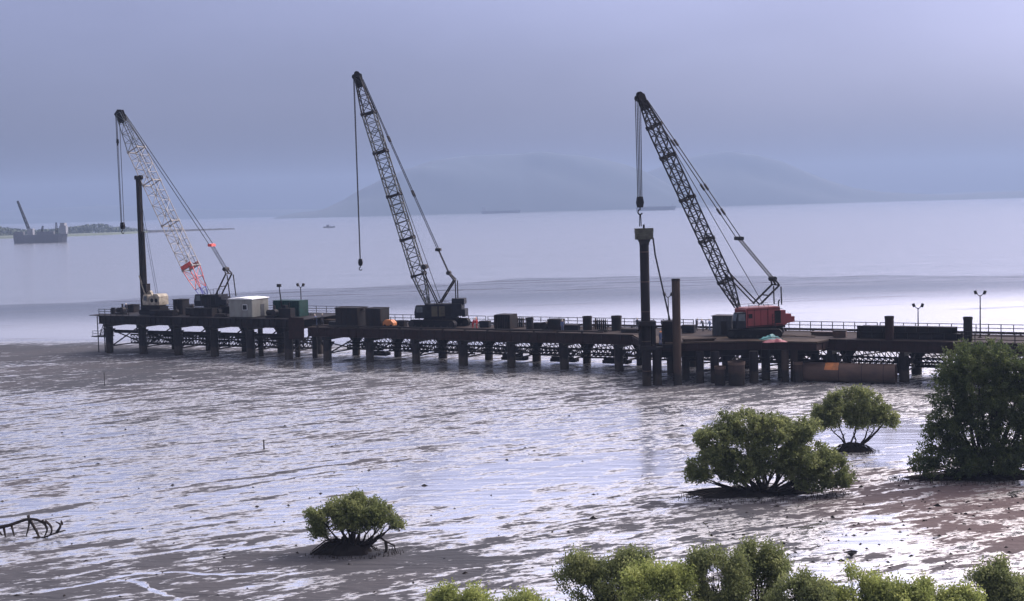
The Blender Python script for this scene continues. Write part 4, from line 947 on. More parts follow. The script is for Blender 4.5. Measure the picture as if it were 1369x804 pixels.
for i, (px, py, L_, rz, lab) in enumerate(((1062, 449.5, 4.2, -0.35, 'longest pale timber board on the deck right of the teal tarpaulin'), (1078, 450.5, 2.8, -0.6, 'short pale timber board on the deck nearest the lying pipe'))):
    mb = MB()
    for k in range(4): mb.box((0, -0.45 + k * 0.3, 0.06 + 0.01 * k), (L_ - 0.2 * k, 0.27, 0.1))
    one(mb, 'timber_boards', M['plank'], lab, 'boards', at(px, py, ZD), rz)
mb = MB()
for k in range(5): mb.box((0, -0.5 + k * 0.25, 0.07), (6 - 0.3 * k, 0.2, 0.12))
one(mb, 'timber_boards', M['plank'], 'pale timber boards lying on the jetty below the square dark container', 'boards', on(684, 446, 0.4, ZD), PAZ)

# working clutter along the decks
def bottles(c, n, label, rz=PAZ):
    t = thing('gas_bottle_rack', label, 'gas bottle rack', c, rz)
    mb = MB(); L_ = n * 0.34
    for x in (-L_ / 2, L_ / 2):
        for y in (-0.35, 0.35): mb.box((x, y, 0.75), (0.07, 0.07, 1.5))
    for y in (-0.35, 0.35):
        for z in (0.5, 1.2): mb.box((0, y, z), (L_, 0.05, 0.07))
    mb.build('frame', M['steel2'], t)
    for k in range(n):
        x = -L_ / 2 + 0.17 + k * 0.34
        mb = MB(); mb.tube((x, 0, 0.02), (x, 0, 1.35), 0.14, 10); mb.tube((x, 0, 1.35), (x, 0, 1.55), 0.14, 10, 0.05); mb.tube((x, 0, 1.55), (x, 0, 1.68), 0.05, 8); mb.build('bottle', M['navy'] if k % 3 else M['rustpile'], t, True)
def planks(c, L_, n, label, mt='plank', rz=PAZ):
    mb = MB(); r_ = random.Random(int(c.x * 31))
    for k in range(n):
        for j in range(3): mb.box((r_.uniform(-.2, .2), -0.4 + 0.4 * j + r_.uniform(-.03, .03), 0.1 + 0.19 * k), (L_ * r_.uniform(.85, 1), 0.32, 0.15), r_.uniform(-.03, .03))
    for x in (-L_ * .3, L_ * .3): mb.box((x, 0, 0.012), (0.15, 1.1, 0.024))
    one(mb, 'timber_stack', M[mt], label, 'timber stack', c, rz)
def hose_coil(c, label, r=0.6):
    mb = MB(); pts = [(math.cos(a) * r * (1 - .03 * (a // 6.28)), math.sin(a) * r * (1 - .03 * (a // 6.28)), 0.07 + 0.012 * a) for a in np.linspace(0, 6.2832 * 4, 64)]
    pts = [tuple(float(q) for q in p) for p in pts] + [(r + .5, .4, .06), (r + 1.4, .1, .06)]
    mb.path(pts, [0.06] * len(pts), 6); one(mb, 'hose_coil', M['black'], label, 'hose', c, 0.4, smooth=True)
def toolbox(c, w, d, h, label, mt='navy'):
    t = thing('tool_box', label, 'tool box', c, PAZ + 0.1)
    MB().box((0, 0, h * .42 + .06), (w, d, h * .84)).build('body', M[mt], t); mb = MB(); mb.box((0, 0, h * .92 + .06), (w + .06, d + .06, h * .16)); mb.build('lid', M['steel2'], t)
    mb = MB()
    for sx in (-1, 1): mb.box((sx * w * .35, 0, .03), (.12, d, .06))
    mb.build('skids', M['black'], t)
bottles(on(416, 444, 6.0, ZD), 5, 'gas bottle rack just right of the raised platform by the railing')
planks(on(441, 445, 5.2, ZD), 3.4, 4, 'timber stack behind the larger dark tank, left of it')
toolbox(on(447, 446, 0.8, ZD), 1.5, 0.9, 0.8, 'low tool box at the left foot of the larger dark tank')
hose_coil(on(529, 446, 0.2, ZD), 'hose coil in front of the orange compressor')
toolbox(on(649, 445, 4.5, ZD), 1.6, 1.0, 1.0, 'tool box between the red clad workers and the square container')
bottles(on(696, 444, 6.2, ZD), 4, 'gas bottle rack right of the square dark container')
planks(on(722, 446, 4.4, ZD), 2.6, 5, 'timber stack left of the low winch machine', 'steel2')
toolbox(on(765, 446, 2.4, ZD), 2.2, 1.0, 0.85, 'long tool box right of the low winch machine')
bottles(on(803, 446, 5.2, ZD), 6, 'gas bottle rack between the pair of casing sections')
hose_coil(on(806, 449, 1.2, ZD), 'hose coil in front of the pair of casing sections', 0.8)
planks(on(843, 448, 1.6, ZD), 3.0, 3, 'timber stack close left of the hammer pile', 'steel2')
toolbox(on(921, 450, 3.0, ZD), 1.8, 1.0, 1.1, 'tool box on the deck right of the tall brown pile')
planks(at(935, 456, ZD), 4.5, 2, 'timber stack on the piling platform front edge', 'plank', 0.05)
planks(on(1105, 452, 3.4, ZD), 4.0, 3, 'timber stack between the red crane and the stacked girders', 'rust')
toolbox(on(1123, 452, 1.5, ZD), 1.7, 1.1, 0.9, 'tool box at the left end of the stacked girders', 'rust')
toolbox(on(206, 424, 0.3, ZP), 1.3, 0.9, 0.9, 'small tool box in front of the drilling rig tracks')
bottles(on(256, 424, 6.6, ZP), 4, 'gas bottle rack behind the upright mud tank')
planks(on(296, 424, 0.2, ZP), 2.2, 3, 'timber stack at the left wall of the white site cabin', 'steel2')
for v_, lab in ((0.05, 'front service pipe running along the jetty deck edge'), (WID + 0.3, 'rear service pipe running along the jetty deck below the railing')):
    t = thing('service_pipe', lab, 'pipe', P(U0 + 1, v_ if v_ > 1 else -0.85, ZD), PAZ)
    e_ = (BENTS[6] - U0 - 3) if v_ < 1 else (U1 - U0 - 2)
    mb = MB(); mb.tube((0, 0, 0.26), (e_, 0, 0.26), 0.13, 8); mb.build('tube', M['steel2'], t, True)
    mb = MB()
    for k in range(int(e_ / 4)): mb.box((1 + 4 * k, 0, 0.065), (0.2, 0.4, 0.13))
    mb.build('saddles', M['steel'], t)

# floodlight poles
def floodlight(c, h, label, arms=True):
    t = thing('floodlight_pole', label, 'floodlight', c, PAZ)
    MB().tube((0, 0, 0), (0, 0, h), 0.10, 8, 0.07).build('pole', M['steel2'], t)
    MB().box((0, 0, 0.04), (0.5, 0.5, 0.08)).build('base_plate', M['steel'], t)
    mb = MB(); mb.tube((0, 0, h - 0.15), (-0.5, 0, h + 0.25), 0.055, 6); mb.tube((0, 0, h - 0.15), (0.5, 0, h + 0.25), 0.055, 6); mb.build('cross_arm', M['steel2'], t)
    for s in (-1, 1):
        mb = MB(); mb.box((s * 0.58, 0, h + 0.38), (0.34, 0.34, 0.5), 0, s * 0.35); mb.build('lamp_head', M['steel'], t)
def fl(px, topy, v, z, label):
    c = on(px, 440, v, z); floodlight(c, pu(px, topy + 3, v)[1] - z, label)
fl(404, 381, 6.0, ZP, 'floodlight pole at the landward end of the raised platform beside the green container')
fl(894, 394, 6.5, ZD, 'floodlight pole between the hammer pile and the brown pile')
fl(1227.5, 409, WID + 0.6, ZD, 'shorter floodlight pole behind the stacked girders on the right')
fl(1310.5, 392, 5.0, ZD, 'tallest floodlight pole above the big dark tree on the right')

# ------------------------------------------------------------------ people
def person_mesh(name, pose, mat_):
    """one continuous body grown from a jointed skeleton"""
    J, Ed, Rd = [], [], []
    def v(p, r): J.append(p); Rd.append(r); return len(J) - 1
    s = pose
    pel = v((0, 0, 0.95), (0.15, 0.11)); ab = v((s['lean'] * 0.3, 0, 1.15), (0.145, 0.11)); ch = v((s['lean'] * 0.75, 0, 1.38), (0.18, 0.12)); nk = v((s['lean'] * 1.0, 0, 1.53), (0.06, 0.06))
    hd = v((s['lean'] * 1.15 + 0.02, 0, 1.64), (0.095, 0.085)); ht = v((s['lean'] * 1.2 + 0.01, 0, 1.75), (0.075, 0.07))
    Ed += [(pel, ab), (ab, ch), (ch, nk), (nk, hd), (hd, ht)]
    for i, sy in enumerate((-1, 1)):
        hp = v((0, sy * 0.10, 0.9), (0.10, 0.10)); kn = v((s['knee'][i], sy * 0.12, 0.5), (0.07, 0.07)); an = v((s['foot'][i], sy * 0.13, 0.09), (0.05, 0.05)); to = v((s['foot'][i] + 0.17, sy * 0.14, 0.04), (0.045, 0.04))
        sh = v((s['lean'] * 0.9, sy * 0.20, 1.43), (0.07, 0.07)); el = v((s['elb'][i][0], sy * 0.27, s['elb'][i][1]), (0.05, 0.05)); wr = v((s['wr'][i][0], sy * 0.24, s['wr'][i][1]), (0.036, 0.036)); ha = v((s['wr'][i][0] + 0.04, sy * 0.235, s['wr'][i][1] - 0.09), (0.04, 0.025))
        Ed += [(pel, hp), (hp, kn), (kn, an), (an, to), (ch, sh), (sh, el), (el, wr), (wr, ha)]
    me = bpy.data.meshes.new(name); me.from_pydata(J, Ed, []); o = bpy.data.objects.new(name, me); COL.objects.link(o)
    sk = o.modifiers.new('s', 'SKIN'); o.modifiers.new('u', 'SUBSURF').levels = 1
    for i, r in enumerate(Rd): me.skin_vertices[0].data[i].radius = r
    me.skin_vertices[0].data[pel].use_root = True
    dg = bpy.context.evaluated_depsgraph_get(); m2 = bpy.data.meshes.new_from_object(o.evaluated_get(dg)); bpy.data.objects.remove(o)
    m2.materials.clear(); m2.materials.append(mat_); m2.materials.append(M['skin'])
    for p in m2.polygons:
        c = p.center; p.material_index = 1 if (c.z > 1.53 or (abs(c.y) > 0.2 and c.z < min(s['wr'][0][1], s['wr'][1][1]) and c.z > 0.7)) else 0; p.use_smooth = True
    return m2
POSES = [dict(lean=0.03, knee=(0.02, -0.02), foot=(-0.02, -0.05), elb=((-0.02, 1.14), (-0.02, 1.14)), wr=((0.08, 0.9), (0.05, 0.9))),
         dict(lean=0.06, knee=(0.16, -0.02), foot=(0.16, -0.24), elb=((-0.12, 1.16), (0.12, 1.16)), wr=((-0.06, 0.93), (0.3, 0.98))),
         dict(lean=0.28, knee=(0.1, 0.0), foot=(0.0, -0.1), elb=((0.25, 1.1), (0.26, 1.12)), wr=((0.42, 0.95), (0.45, 0.97)))]
PM = {}
def person(c, rz, pose, cloth_, label, hat='helmet'):
    key = (pose, cloth_)
    if key not in PM: PM[key] = person_mesh('person', POSES[pose], M[cloth_])
    o = bpy.data.objects.new('person', PM[key]); COL.objects.link(o); o.location = c; o.rotation_euler = (0, 0, rz); tag(o, label, 'person')
    le = POSES[pose]['lean']
    mb = MB(); n = 12; c0 = Vector((le * 1.2 + 0.015, 0, 1.715)); vv, ff = [], []
    for j in range(5):
        a_ = j / 4 * math.pi / 2 * 0.98
        for i in range(n): vv.append(c0 + Vector((0.135 * math.cos(a_) * math.cos(6.2832 * i / n), 0.12 * math.cos(a_) * math.sin(6.2832 * i / n), 0.12 * math.sin(a_))))
    for j in range(4):
        for i in range(n): ff.append((j * n + i, j * n + (i + 1) % n, (j + 1) * n + (i + 1) % n, (j + 1) * n + i))
    mb.add(vv, ff); mb.box(c0 + Vector((0.13, 0, 0.01)), (0.1, 0.16, 0.02)); mb.build('safety_helmet', M[hat], o, True)
    return o
person(on(932, 441, 6.4, ZD), PAZ, 0, 'cloth_dark', 'worker in dark clothes, nearest the brown pile of three by the railing')
person(on(940, 441, 5.6, ZD), PAZ + 2.5, 2, 'cloth_dark', 'worker bending forward, middle one of three by the railing')
person(on(949, 441, 6.0, ZD), PAZ + 3.1, 1, 'cloth_blue', 'worker in blue, nearest the grey box of three by the railing')
person(on(632, 443, 1.0, ZD), 0.4, 2, 'cloth_red', 'bending worker in red close behind the middle crane')
person(on(637.5, 443, 1.6, ZD), 2.6, 1, 'cloth_red', 'upright worker in red close behind the middle crane', 'helmet_o')
person(on(852, 443, 5.8, ZD), 1.0, 0, 'cloth_dark', 'worker in dark clothes by the railing left of the hammer pile')
person(on(431, 444, 3.8, ZD), 0.3, 1, 'cloth_dark', 'worker walking on the jetty left of the larger dark tank')
person(on(424, 444, 2.8, ZD), 2.8, 2, 'cloth_blue', 'worker bending down on the jetty just right of the raised platform')
person(on(169, 424, 3.6, ZP), 1.4, 0, 'cloth_dark', 'worker standing on the raised platform left of the drilling rig')
person(at(883, 461, ZD), 0.6, 0, 'cloth_blue', 'worker at the front of the piling platform between the two piles', 'helmet_o')
person(on(752, 445, 0.4, ZD), 1.2, 0, 'cloth_blue', 'worker standing beside the low winch machine')
# ------------------------------------------------------------------ far shore: ships, barge, spit
def wl(px, py): p = at(px, py); return p
def ship(px0, px1, py, label, cat, hull_h, house, cranes=(), col='hull', name='cargo_ship', bow=1):
    c = wl((px0 + px1) / 2, py); sc = c.y / FOC; L_ = (px1 - px0) * sc
    t = thing(name, label, cat, (c.x, c.y, 0), 0)
    b = L_ * 0.075; n = 14; top, bot = [], []
    for i in range(n + 1):
        q = i / n; wv = b * min(1, (q / 0.08) ** 0.5) * min(1, ((1 - q) / 0.16) ** 0.6 if q < 1 else 0)
        top.append((-L_ / 2 + L_ * q, wv)); bot.append((-L_ / 2 * 0.97 + L_ * 0.955 * q, wv * 0.85))
    def sheer(x): q = (x / L_ + 0.5); return hull_h * (1 + 0.22 * max(0, q - 0.82) / 0.18 + 0.05 * max(0, 0.15 - q) / 0.15)
    vv = [(x * bow, y, sheer(x)) for x, y in top] + [(x * bow, -y, sheer(x)) for x, y in top] + [(x * bow, y, -1.5) for x, y in bot] + [(x * bow, -y, -1.5) for x, y in bot]
    m = n + 1; ff = []
    for i in range(n): ff += [(i, i + 1, 2 * m + i + 1, 2 * m + i), (m + i + 1, m + i, 3 * m + i, 3 * m + i + 1), (i + 1, i, m + i, m + i + 1)]
    MB().add(vv, ff).build('hull', M[col], t)
    for nm, x, wd, dp, z0, z1, mt in house:
        MB().box((x * L_ * bow, 0, (z0 + z1) / 2), (wd * L_, dp * b * 2, z1 - z0)).build(nm, M[mt], t)
    for x, h_, ang, r_ in cranes:
        mb = MB(); a = Vector((x * L_ * bow, 0, hull_h)); e = a + Vector((math.sin(ang) * h_, 0, math.cos(ang) * h_))
        if name == 'crane_barge':
            ax_ = (e - a).normalized(); lattice(mb, a, e, Vector((0, 1, 0)), Vector((-ax_.z, 0, ax_.x)), lambda q: (1.0 * (1 - 0.5 * q), 1.2 * (1 - 0.5 * q)), 14, r_ * 0.5, r_ * 0.28)
            mb.build('boom', M['steel'], t)
        else: mb.tube(a, e, r_, 6); mb.build('mast', M['steel2'], t)
    return t
ship(643, 696, 285.5, 'long low cargo ship far out below the left hill', 'cargo ship', 9,
     [('deckhouse', -0.42, 0.09, 0.8, 9, 21, 'shipgrey'), ('funnel', -0.455, 0.02, 0.3, 21, 25, 'hull'), ('hatches', 0.06, 0.72, 0.6, 9, 11, 'shipgrey')], ((0.40, 9, 0, 0.4), (-0.40, 16, 0, 0.4)))
ship(850, 904, 281.5, 'far cargo ship behind the hook of the right crane', 'cargo ship', 10,
     [('deckhouse', -0.43, 0.08, 0.8, 10, 24, 'shipgrey'), ('hatches', 0.05, 0.74, 0.6, 10, 12.5, 'shipgrey')], ((0.42, 10, 0, 0.5), (-0.42, 20, 0, 0.5)))
ship(432, 448, 304.5, 'small fishing boat alone on the water between the left and middle cranes', 'boat', 1.6,
     [('wheelhouse', -0.1, 0.22, 0.7, 1.6, 4.4, 'shipgrey')], ((0.1, 5, 0, 0.15),), 'hull', 'fishing_boat')
for a_, b_, y_, lab in ((989, 1001, 272.5, 'tiny far boat on the horizon closest to the right crane boom'), (1055, 1068, 271, 'tiny far boat on the horizon, the middle one of three'), (1110, 1119, 269.5, 'tiny far boat on the horizon farthest from the right crane boom')):
    ship(a_, b_, y_, lab, 'boat', 5, [('wheelhouse', -0.2, 0.3, 0.7, 5, 13, 'shipgrey')], ((0.05, 11, 0, 0.4),), 'hull', 'far_boat')
ship(18, 91, 325.0, 'crane barge with a raised lattice boom moored off the wooded spit', 'crane barge', 8.5,
     [('deckhouse', 0.43, 0.12, 0.8, 8.5, 17, 'shipgrey'), ('machinery_house', -0.17, 0.10, 0.7, 8.5, 15, 'shipgrey'), ('winch_deck', 0.1, 0.3, 0.6, 8.5, 11.5, 'bargehull'), ('cargo_stack', -0.38, 0.16, 0.7, 8.5, 12, 'bargehull'), ('bridge_wing', 0.43, 0.08, 0.9, 17, 20, 'shipgrey')],
     ((-0.17, 37, -0.33, 1.0), (0.3, 12, 0, 0.3), (0.02, 9, 0.2, 0.3)), 'bargehull', 'crane_barge', 1)
# spit with trees and the breakwater running off its end
sp = [(-60, 321), (0, 319.5), (90, 316.5), (150, 314), (196, 311.5)]
vv, ff = [], []
for px, py in sp:
    p = at(px, py); vv += [(p.x, p.y, -0.8), (p.x, p.y + 12, 2.2), (p.x + 10, p.y + 140, 2.5), (p.x + 12, p.y + 170, -1)]
for i in range(len(sp) - 1):
    for k in range(3): ff.append((i * 4 + k, (i + 1) * 4 + k, (i + 1) * 4 + k + 1, i * 4 + k + 1))
tag(MB().add(vv, ff).build('spit', FARLEAF), kind='structure')
p0, p1 = at(190, 311.5), at(312, 306.8); d_ = (p1 - p0); L_ = d_.length
mb = MB(); n = 60; vv, ff = [], []; r_ = random.Random(3)
for i in range(n + 1):
    q = i / n; h_ = (3.4 - 1.6 * q) * r_.uniform(0.8, 1.15)
    vv += [(L_ * q, -6, -1), (L_ * q, -1.5 + r_.uniform(-.6, .6), h_), (L_ * q, 2 + r_.uniform(-.6, .6), h_ * r_.uniform(.9, 1.1)), (L_ * q, 7, -1)]
for i in range(n):
    for k in range(3): ff.append((i * 4 + k, (i + 1) * 4 + k, (i + 1) * 4 + k + 1, i * 4 + k + 1))
mb.add(vv, ff); one(mb, 'breakwater', M['rock'], 'long low rock breakwater running right from the wooded spit', 'breakwater', p0, math.atan2(d_.y, d_.x))
# far-off wood on the spit: reads as one mass
nr = np.random.default_rng(5); vv, ff = [], []
prof = [(-60, 301), (0, 306), (22, 309), (40, 307), (60, 306), (80, 304), (98, 301.5), (112, 299.5), (124, 300), (135, 304), (150, 303.5), (160, 305.5), (172, 307), (184, 309)]
for px in [float(q) for q in np.arange(-60, 186, 1.1)]:
    pb = at(px, 321 - 0.041 * (px + 60) - 0.6); topz = CAMH + ray(px, float(np.interp(px, [a for a, b in prof], [b for a, b in prof]))).z / ray(px, 300).y * (pb.y + 40)
    for _ in range(26):
        h_ = topz * nr.uniform(0.15, 1.0); s_ = nr.uniform(1.0, 2.2); c = Vector((float(pb.x + nr.normal(0, 1.2)), float(pb.y + 25 + nr.uniform(0, 60)), float(h_ - s_ * 0.5)))
        s_ = float(s_); a_ = [float(q) for q in nr.uniform(0, 6.28, 2)]; e = Vector((math.cos(a_[0]), math.sin(a_[0]), 0)) * s_; g = Vector((-math.sin(a_[0]) * 0.4, math.cos(a_[0]) * 0.4, 0.9)) * s_
        k = len(vv); vv += [c - e * .8 - g * .4, c + e * .6 - g * .5, c + e * .7 + g * .5, c - e * .2 + g * .8]; ff.append((k, k + 1, k + 2, k + 3))
tag(MB().add(vv, ff).build('far_wood', FARLEAF), kind='stuff')

# ------------------------------------------------------------------ mangroves
def leaf_cloud(lobes, nleaf, seed, size, upright=0.5, clump=0.30, per=18, hollow=0.45, gap=0.24, gap_f=None):
    """thousands of small leaves in sprays spread through the lobes of a crown"""
    g = np.random.default_rng(seed)
    vol = np.array([max(l[3] * l[4] * l[5], .01) ** 0.72 for l in lobes]); vol /= vol.sum()
    nc = max(8, nleaf // per); which = g.choice(len(lobes), nc, p=vol); lb = np.array([l[:6] for l in lobes])[which]
    d = g.normal(size=(nc, 3)); d /= np.linalg.norm(d, axis=1, keepdims=True)
    r = (hollow ** 3 + (1 - hollow ** 3) * g.random(nc)) ** (1 / 3) * g.uniform(0.80, 1.12, nc)
    d[:, 2] = np.where(d[:, 2] < -0.75, d[:, 2] * 0.8, d[:, 2])
    cc = lb[:, :3] + d * lb[:, 3:6] * r[:, None]
    ph = g.uniform(0, 6.28, 6); fq = 1.9 if gap_f is None else gap_f      # gaps and bare patches between the sprays
    gn = np.sin(cc[:, 0] * fq + ph[0] + 1.3 * np.sin(cc[:, 2] * fq * .8 + ph[3])) + np.sin(cc[:, 1] * fq * 1.1 + ph[1]) * .7 + np.sin(cc[:, 2] * fq * 1.4 + ph[2] + 1.2 * np.sin(cc[:, 0] * fq * .7 + ph[4])) + .5 * np.sin(cc[:, 0] * fq * 2.3 + ph[5])
    keep = gn > np.quantile(gn, gap); cc, d = cc[keep], d[keep]; nc = len(cc)
    cc[:, 2] = np.maximum(cc[:, 2], 0.15)
    out = d * np.array([1, 1, .8]) + np.array([0, 0, upright]); out /= np.linalg.norm(out, axis=1, keepdims=True)
    n = nc * per; ci = np.repeat(np.arange(nc), per)
    along = g.random(n) ** 0.8; spread = g.normal(size=(n, 3)) * clump * 0.36
    pos = cc[ci] + out[ci] * (along[:, None] - 0.4) * clump * 1.7 + spread
    pos[:, 2] = np.maximum(pos[:, 2], 0.08)
    ax_ = out[ci] * 0.8 + g.normal(size=(n, 3)) * 0.55; ax_ /= np.linalg.norm(ax_, axis=1, keepdims=True)
    sd_ = np.cross(ax_, g.normal(size=(n, 3))); sd_ /= np.linalg.norm(sd_, axis=1, keepdims=True)
    s_ = size * g.uniform(0.65, 1.3, n)[:, None]; a = ax_ * s_; b = sd_ * s_ * 0.34
    V = np.stack([pos - a * 0.5, pos + b - a * .05, pos + a * 0.5, pos - b - a * .05], 1).reshape(-1, 3)
    return V, np.arange(n * 4).reshape(-1, 4)
def mesh_np(name, V, Fq, mat_):
    me = bpy.data.meshes.new(name); me.vertices.add(len(V)); me.vertices.foreach_set('co', V.astype(np.float32).ravel())
    me.loops.add(Fq.size); me.loops.foreach_set('vertex_index', Fq.astype(np.int32).ravel()); me.polygons.add(len(Fq))
    me.polygons.foreach_set('loop_start', np.arange(0, Fq.size, 4, dtype=np.int32)); me.materials.append(mat_); me.update(calc_edges=True); me.validate()
    o = bpy.data.objects.new(name, me); COL.objects.link(o); return o
def mangrove(label, base, lobes, nleaf, seed, mat_, size=0.2, trunk=True, mound=None, upright=0.5, clump=0.3, rz=0.0, arms=(), name='mangrove_tree', cat='mangrove', stems=3, gap=0.24):
    t = thing(name, label, cat, base, rz)
    r_ = random.Random(seed)
    core = list(lobes); lobes = list(lobes)
    for l in core:                      # smaller sprays standing out of each lobe break the outline
        for _ in range(3 if l[5] > .7 else 1):
            a_, e_ = r_.uniform(0, 6.28), r_.uniform(-.1, 1.0); q_ = r_.uniform(.95, 1.16); s_ = r_.uniform(.26, .46) * min(1.3, max(.7, l[5]))
            lobes.append((l[0] + l[3] * q_ * math.cos(a_) * math.cos(e_), l[1] + l[4] * q_ * math.sin(a_) * math.cos(e_), l[2] + l[5] * q_ * math.sin(e_), s_, s_, s_ * 1.15))
    V, Fq = leaf_cloud(lobes, int(nleaf * 1.25), seed, size, upright, clump, gap=gap); o = mesh_np('crown', V, Fq, mat_); o.parent = t
    mb = MB()
    for l in core:                     # tapered limbs fanning out from the base into each lobe
        for _ in range(stems if trunk else 2):
            e = Vector(l[:3]) + Vector((r_.uniform(-.55, .55) * l[3], r_.uniform(-.55, .55) * l[4], r_.uniform(-.1, .5) * l[5]))
            b0 = Vector((r_.uniform(-.3, .3) + l[0] * 0.12, r_.uniform(-.2, .2) + l[1] * .12, 0.0)); pts = []
            for i in range(6):
                q = i / 5; w_ = math.sin(q * math.pi) * 0.18
                pts.append(b0.lerp(e, q) + Vector((r_.uniform(-w_, w_), r_.uniform(-w_, w_), -0.12 * math.sin(q * math.pi))))
            rad = 0.12 if trunk else 0.05
            mb.path(pts, [rad * (1 - 0.85 * i / 5) for i in range(6)], 6)
            for i in (2, 3, 4):
                f = pts[i] + Vector((r_.uniform(-.6, .6), r_.uniform(-.6, .6), r_.uniform(0.2, .7))) * (0.5 + l[5] * 0.35)
                mb.path([pts[i], pts[i].lerp(f, .5) + Vector((0, 0, .04)), f], [rad * 0.35, rad * .22, rad * .08], 5)
    for pts in arms: mb.path(pts, [0.13 - 0.018 * i for i in range(len(pts))], 6)
    mb.build('trunk', M['wood'], t, True)
    if mound:                            # tangled root mound
        a_, b_, h_ = mound[:3]; ox, oy = (mound[3], mound[4]) if len(mound) > 3 else (0, 0); n, k = 30, 7; vv, ff = [], []
        ph = [r_.uniform(0, 6.3) for _ in range(6)]
        for j in range(k + 1):
            q = j / k
            for i in range(n):
                th = 2 * math.pi * i / n; wob = 1 + 0.12 * math.sin(3 * th + ph[0]) + 0.08 * math.sin(7 * th + ph[1]) + 0.05 * r_.uniform(-1, 1)
                vv.append((ox + a_ * (1 - q) * wob * math.cos(th), oy + b_ * (1 - q) * wob * math.sin(th), h_ * (q ** 0.75) * r_.uniform(.9, 1.1) - 0.06 * (j == 0)))
        for j in range(k):
            for i in range(n): ff.append((j * n + i, j * n + (i + 1) % n, (j + 1) * n + (i + 1) % n, (j + 1) * n + i))
        mb = MB().add(vv, ff)
        for _ in range(26):               # prop roots arching into the mud
            th = r_.uniform(0, 6.28); e = Vector((ox + a_ * math.cos(th) * r_.uniform(.8, 1.35), oy + b_ * math.sin(th) * r_.uniform(.8, 1.3), -0.05)); s_ = Vector((ox + e.x * .15, oy + e.y * .15, h_ * r_.uniform(.7, 1.1)))
            mb.path([s_, s_.lerp(e, .5) + Vector((0, 0, h_ * .3)), s_.lerp(e, .85) + Vector((0, 0, h_ * .1)), e], [0.07, 0.055, 0.045, 0.03], 5)
        mb.build('root_mound', M['rootmud'], t)
    return t
# the lone tree in the middle foreground
pb = at(474, 738)
mangrove('lone round mangrove on a dark root mound left of centre in the open mud', pb,
         [(-1.9, 0, 2.35, 1.35, 1.2, 0.85), (-0.6, .3, 2.95, 1.6, 1.4, 1.0), (0.9, 0, 2.95, 1.5, 1.4, 0.95), (1.9, -.2, 2.35, 1.2, 1.1, 0.7), (-2.45, -.3, 1.7, 0.75, .8, 0.6), (2.9, 0, 1.95, .8, .7, .45), (0.1, -.5, 2.3, 1.4, 1.0, .8)],
         26000, 11, LEAF, 0.16, gap=0.10, trunk=True, mound=(2.2, 1.3, 0.95, -0.7, 0.1), upright=0.55, clump=0.26,
         arms=[[(0.6, 0, 0.5), (1.3, -.1, 0.75), (1.75, -.1, 1.15), (2.3, -.2, 0.75), (2.9, -.2, 0.45), (3.0, -.2, 0.0)], [(2.3, -.2, .75), (2.35, -.3, 0.3), (2.3, -.3, -.02)]])
# big spreading mangrove
pb = at(1022, 660)
mangrove('big spreading mangrove clump left of the small round tree', pb,
         [(-3.6, 0, 4.4, 2.2, 2.0, 1.7), (-1.6, .6, 5.5, 2.0, 1.8, 1.4), (0.9, .6, 5.3, 2.0, 1.8, 1.35), (2.9, .4, 5.1, 1.5, 1.6, 1.25), (-4.6, -.4, 2.6, 1.7, 1.5, 1.4), (-5.7, 0, 1.7, .9, 1.0, .6), (0.6, -.6, 3.3, 2.8, 1.6, 1.9), (3.3, -.7, 2.6, 2.2, 1.8, 1.7), (5.3, -.6, 2.3, 1.5, 1.4, 1.3), (6.0, -.9, 1.2, 1.3, 1.1, .8), (3.8, -1.2, 1.2, 1.8, 1.0, .9), (-2.2, -.8, 2.4, 2.0, 1.4, 1.5)],
         70000, 23, LEAF, 0.20, True, (5.6, 1.7, 0.5, -1.2, 0.2), 0.45, 0.32, gap=0.15)  # root mound, also stretched left to stand in for the clump's shadow
pb = at(1140, 603)
mangrove('small round mangrove with open trunks behind the big spreading clump', pb,
         [(-1.6, 0, 3.7, 2.2, 1.8, 1.5), (0.4, .3, 4.6, 2.2, 1.9, 1.55), (2.0, 0, 3.6, 1.8, 1.6, 1.3), (3.2, -.2, 2.9, 1.1, 1.2, .8), (-2.7, -.2, 3.2, 1.3, 1.2, 1.0), (.3, -.5, 3.0, 1.8, 1.2, .8)],
         28000, 31, LEAF, 0.20, True, (1.7, 1.2, 0.75, .1, 0.1), 0.4, 0.32, stems=1, gap=0.14, arms=[[(.6, 0, .4), (1.5, 0, 1.0), (2.4, 0, 1.9), (3.0, 0, 2.6)]])
pb = at(1318, 637)
mangrove('tallest dark mangrove at the right in front of the jetty', pb,
         [(-1.5, 0, 9.6, 2.6, 2.4, 1.9), (0.6, .4, 10.2, 2.4, 2.3, 1.7), (2.8, 0, 9.4, 2.6, 2.4, 1.9), (4.6, 0, 8.2, 2.4, 2.2, 2.4), (-3.0, -.3, 7.6, 1.9, 2.0, 1.7), (-.5, -.4, 7.4, 3.0, 2.4, 2.3), (2.5, -.5, 6.6, 3.4, 2.4, 2.6), (-3.4, 0, 5.2, 1.7, 1.6, 1.4), (-1.5, -.6, 4.4, 2.8, 2.0, 2.2), (1.5, -.8, 3.8, 3.4, 2.2, 2.4), (4.6, -.6, 4.4, 2.6, 2.2, 2.8), (-4.2, 0, 3.0, 1.4, 1.4, 1.4), (-3.4, -.5, 1.8, 2.2, 1.6, 1.3), (-5.6, -.2, 1.2, 1.2, 1.0, .95), (0, -1, 1.6, 3.4, 1.6, 1.2), (4.4, -1, 1.6, 2.8, 1.6, 1.3), (-2.4, -1.6, 1.2, 2.1, 1.0, 1.0), (1.6, -1.8, 1.2, 2.4, 1.0, 1.0), (-4.6, -1.0, .8, 1.6, .9, .7)],
         80000, 47, LEAFD, 0.21, True, (6.0, 2.2, 0.5, -.6, 0), 0.35, 0.34, gap=0.15)
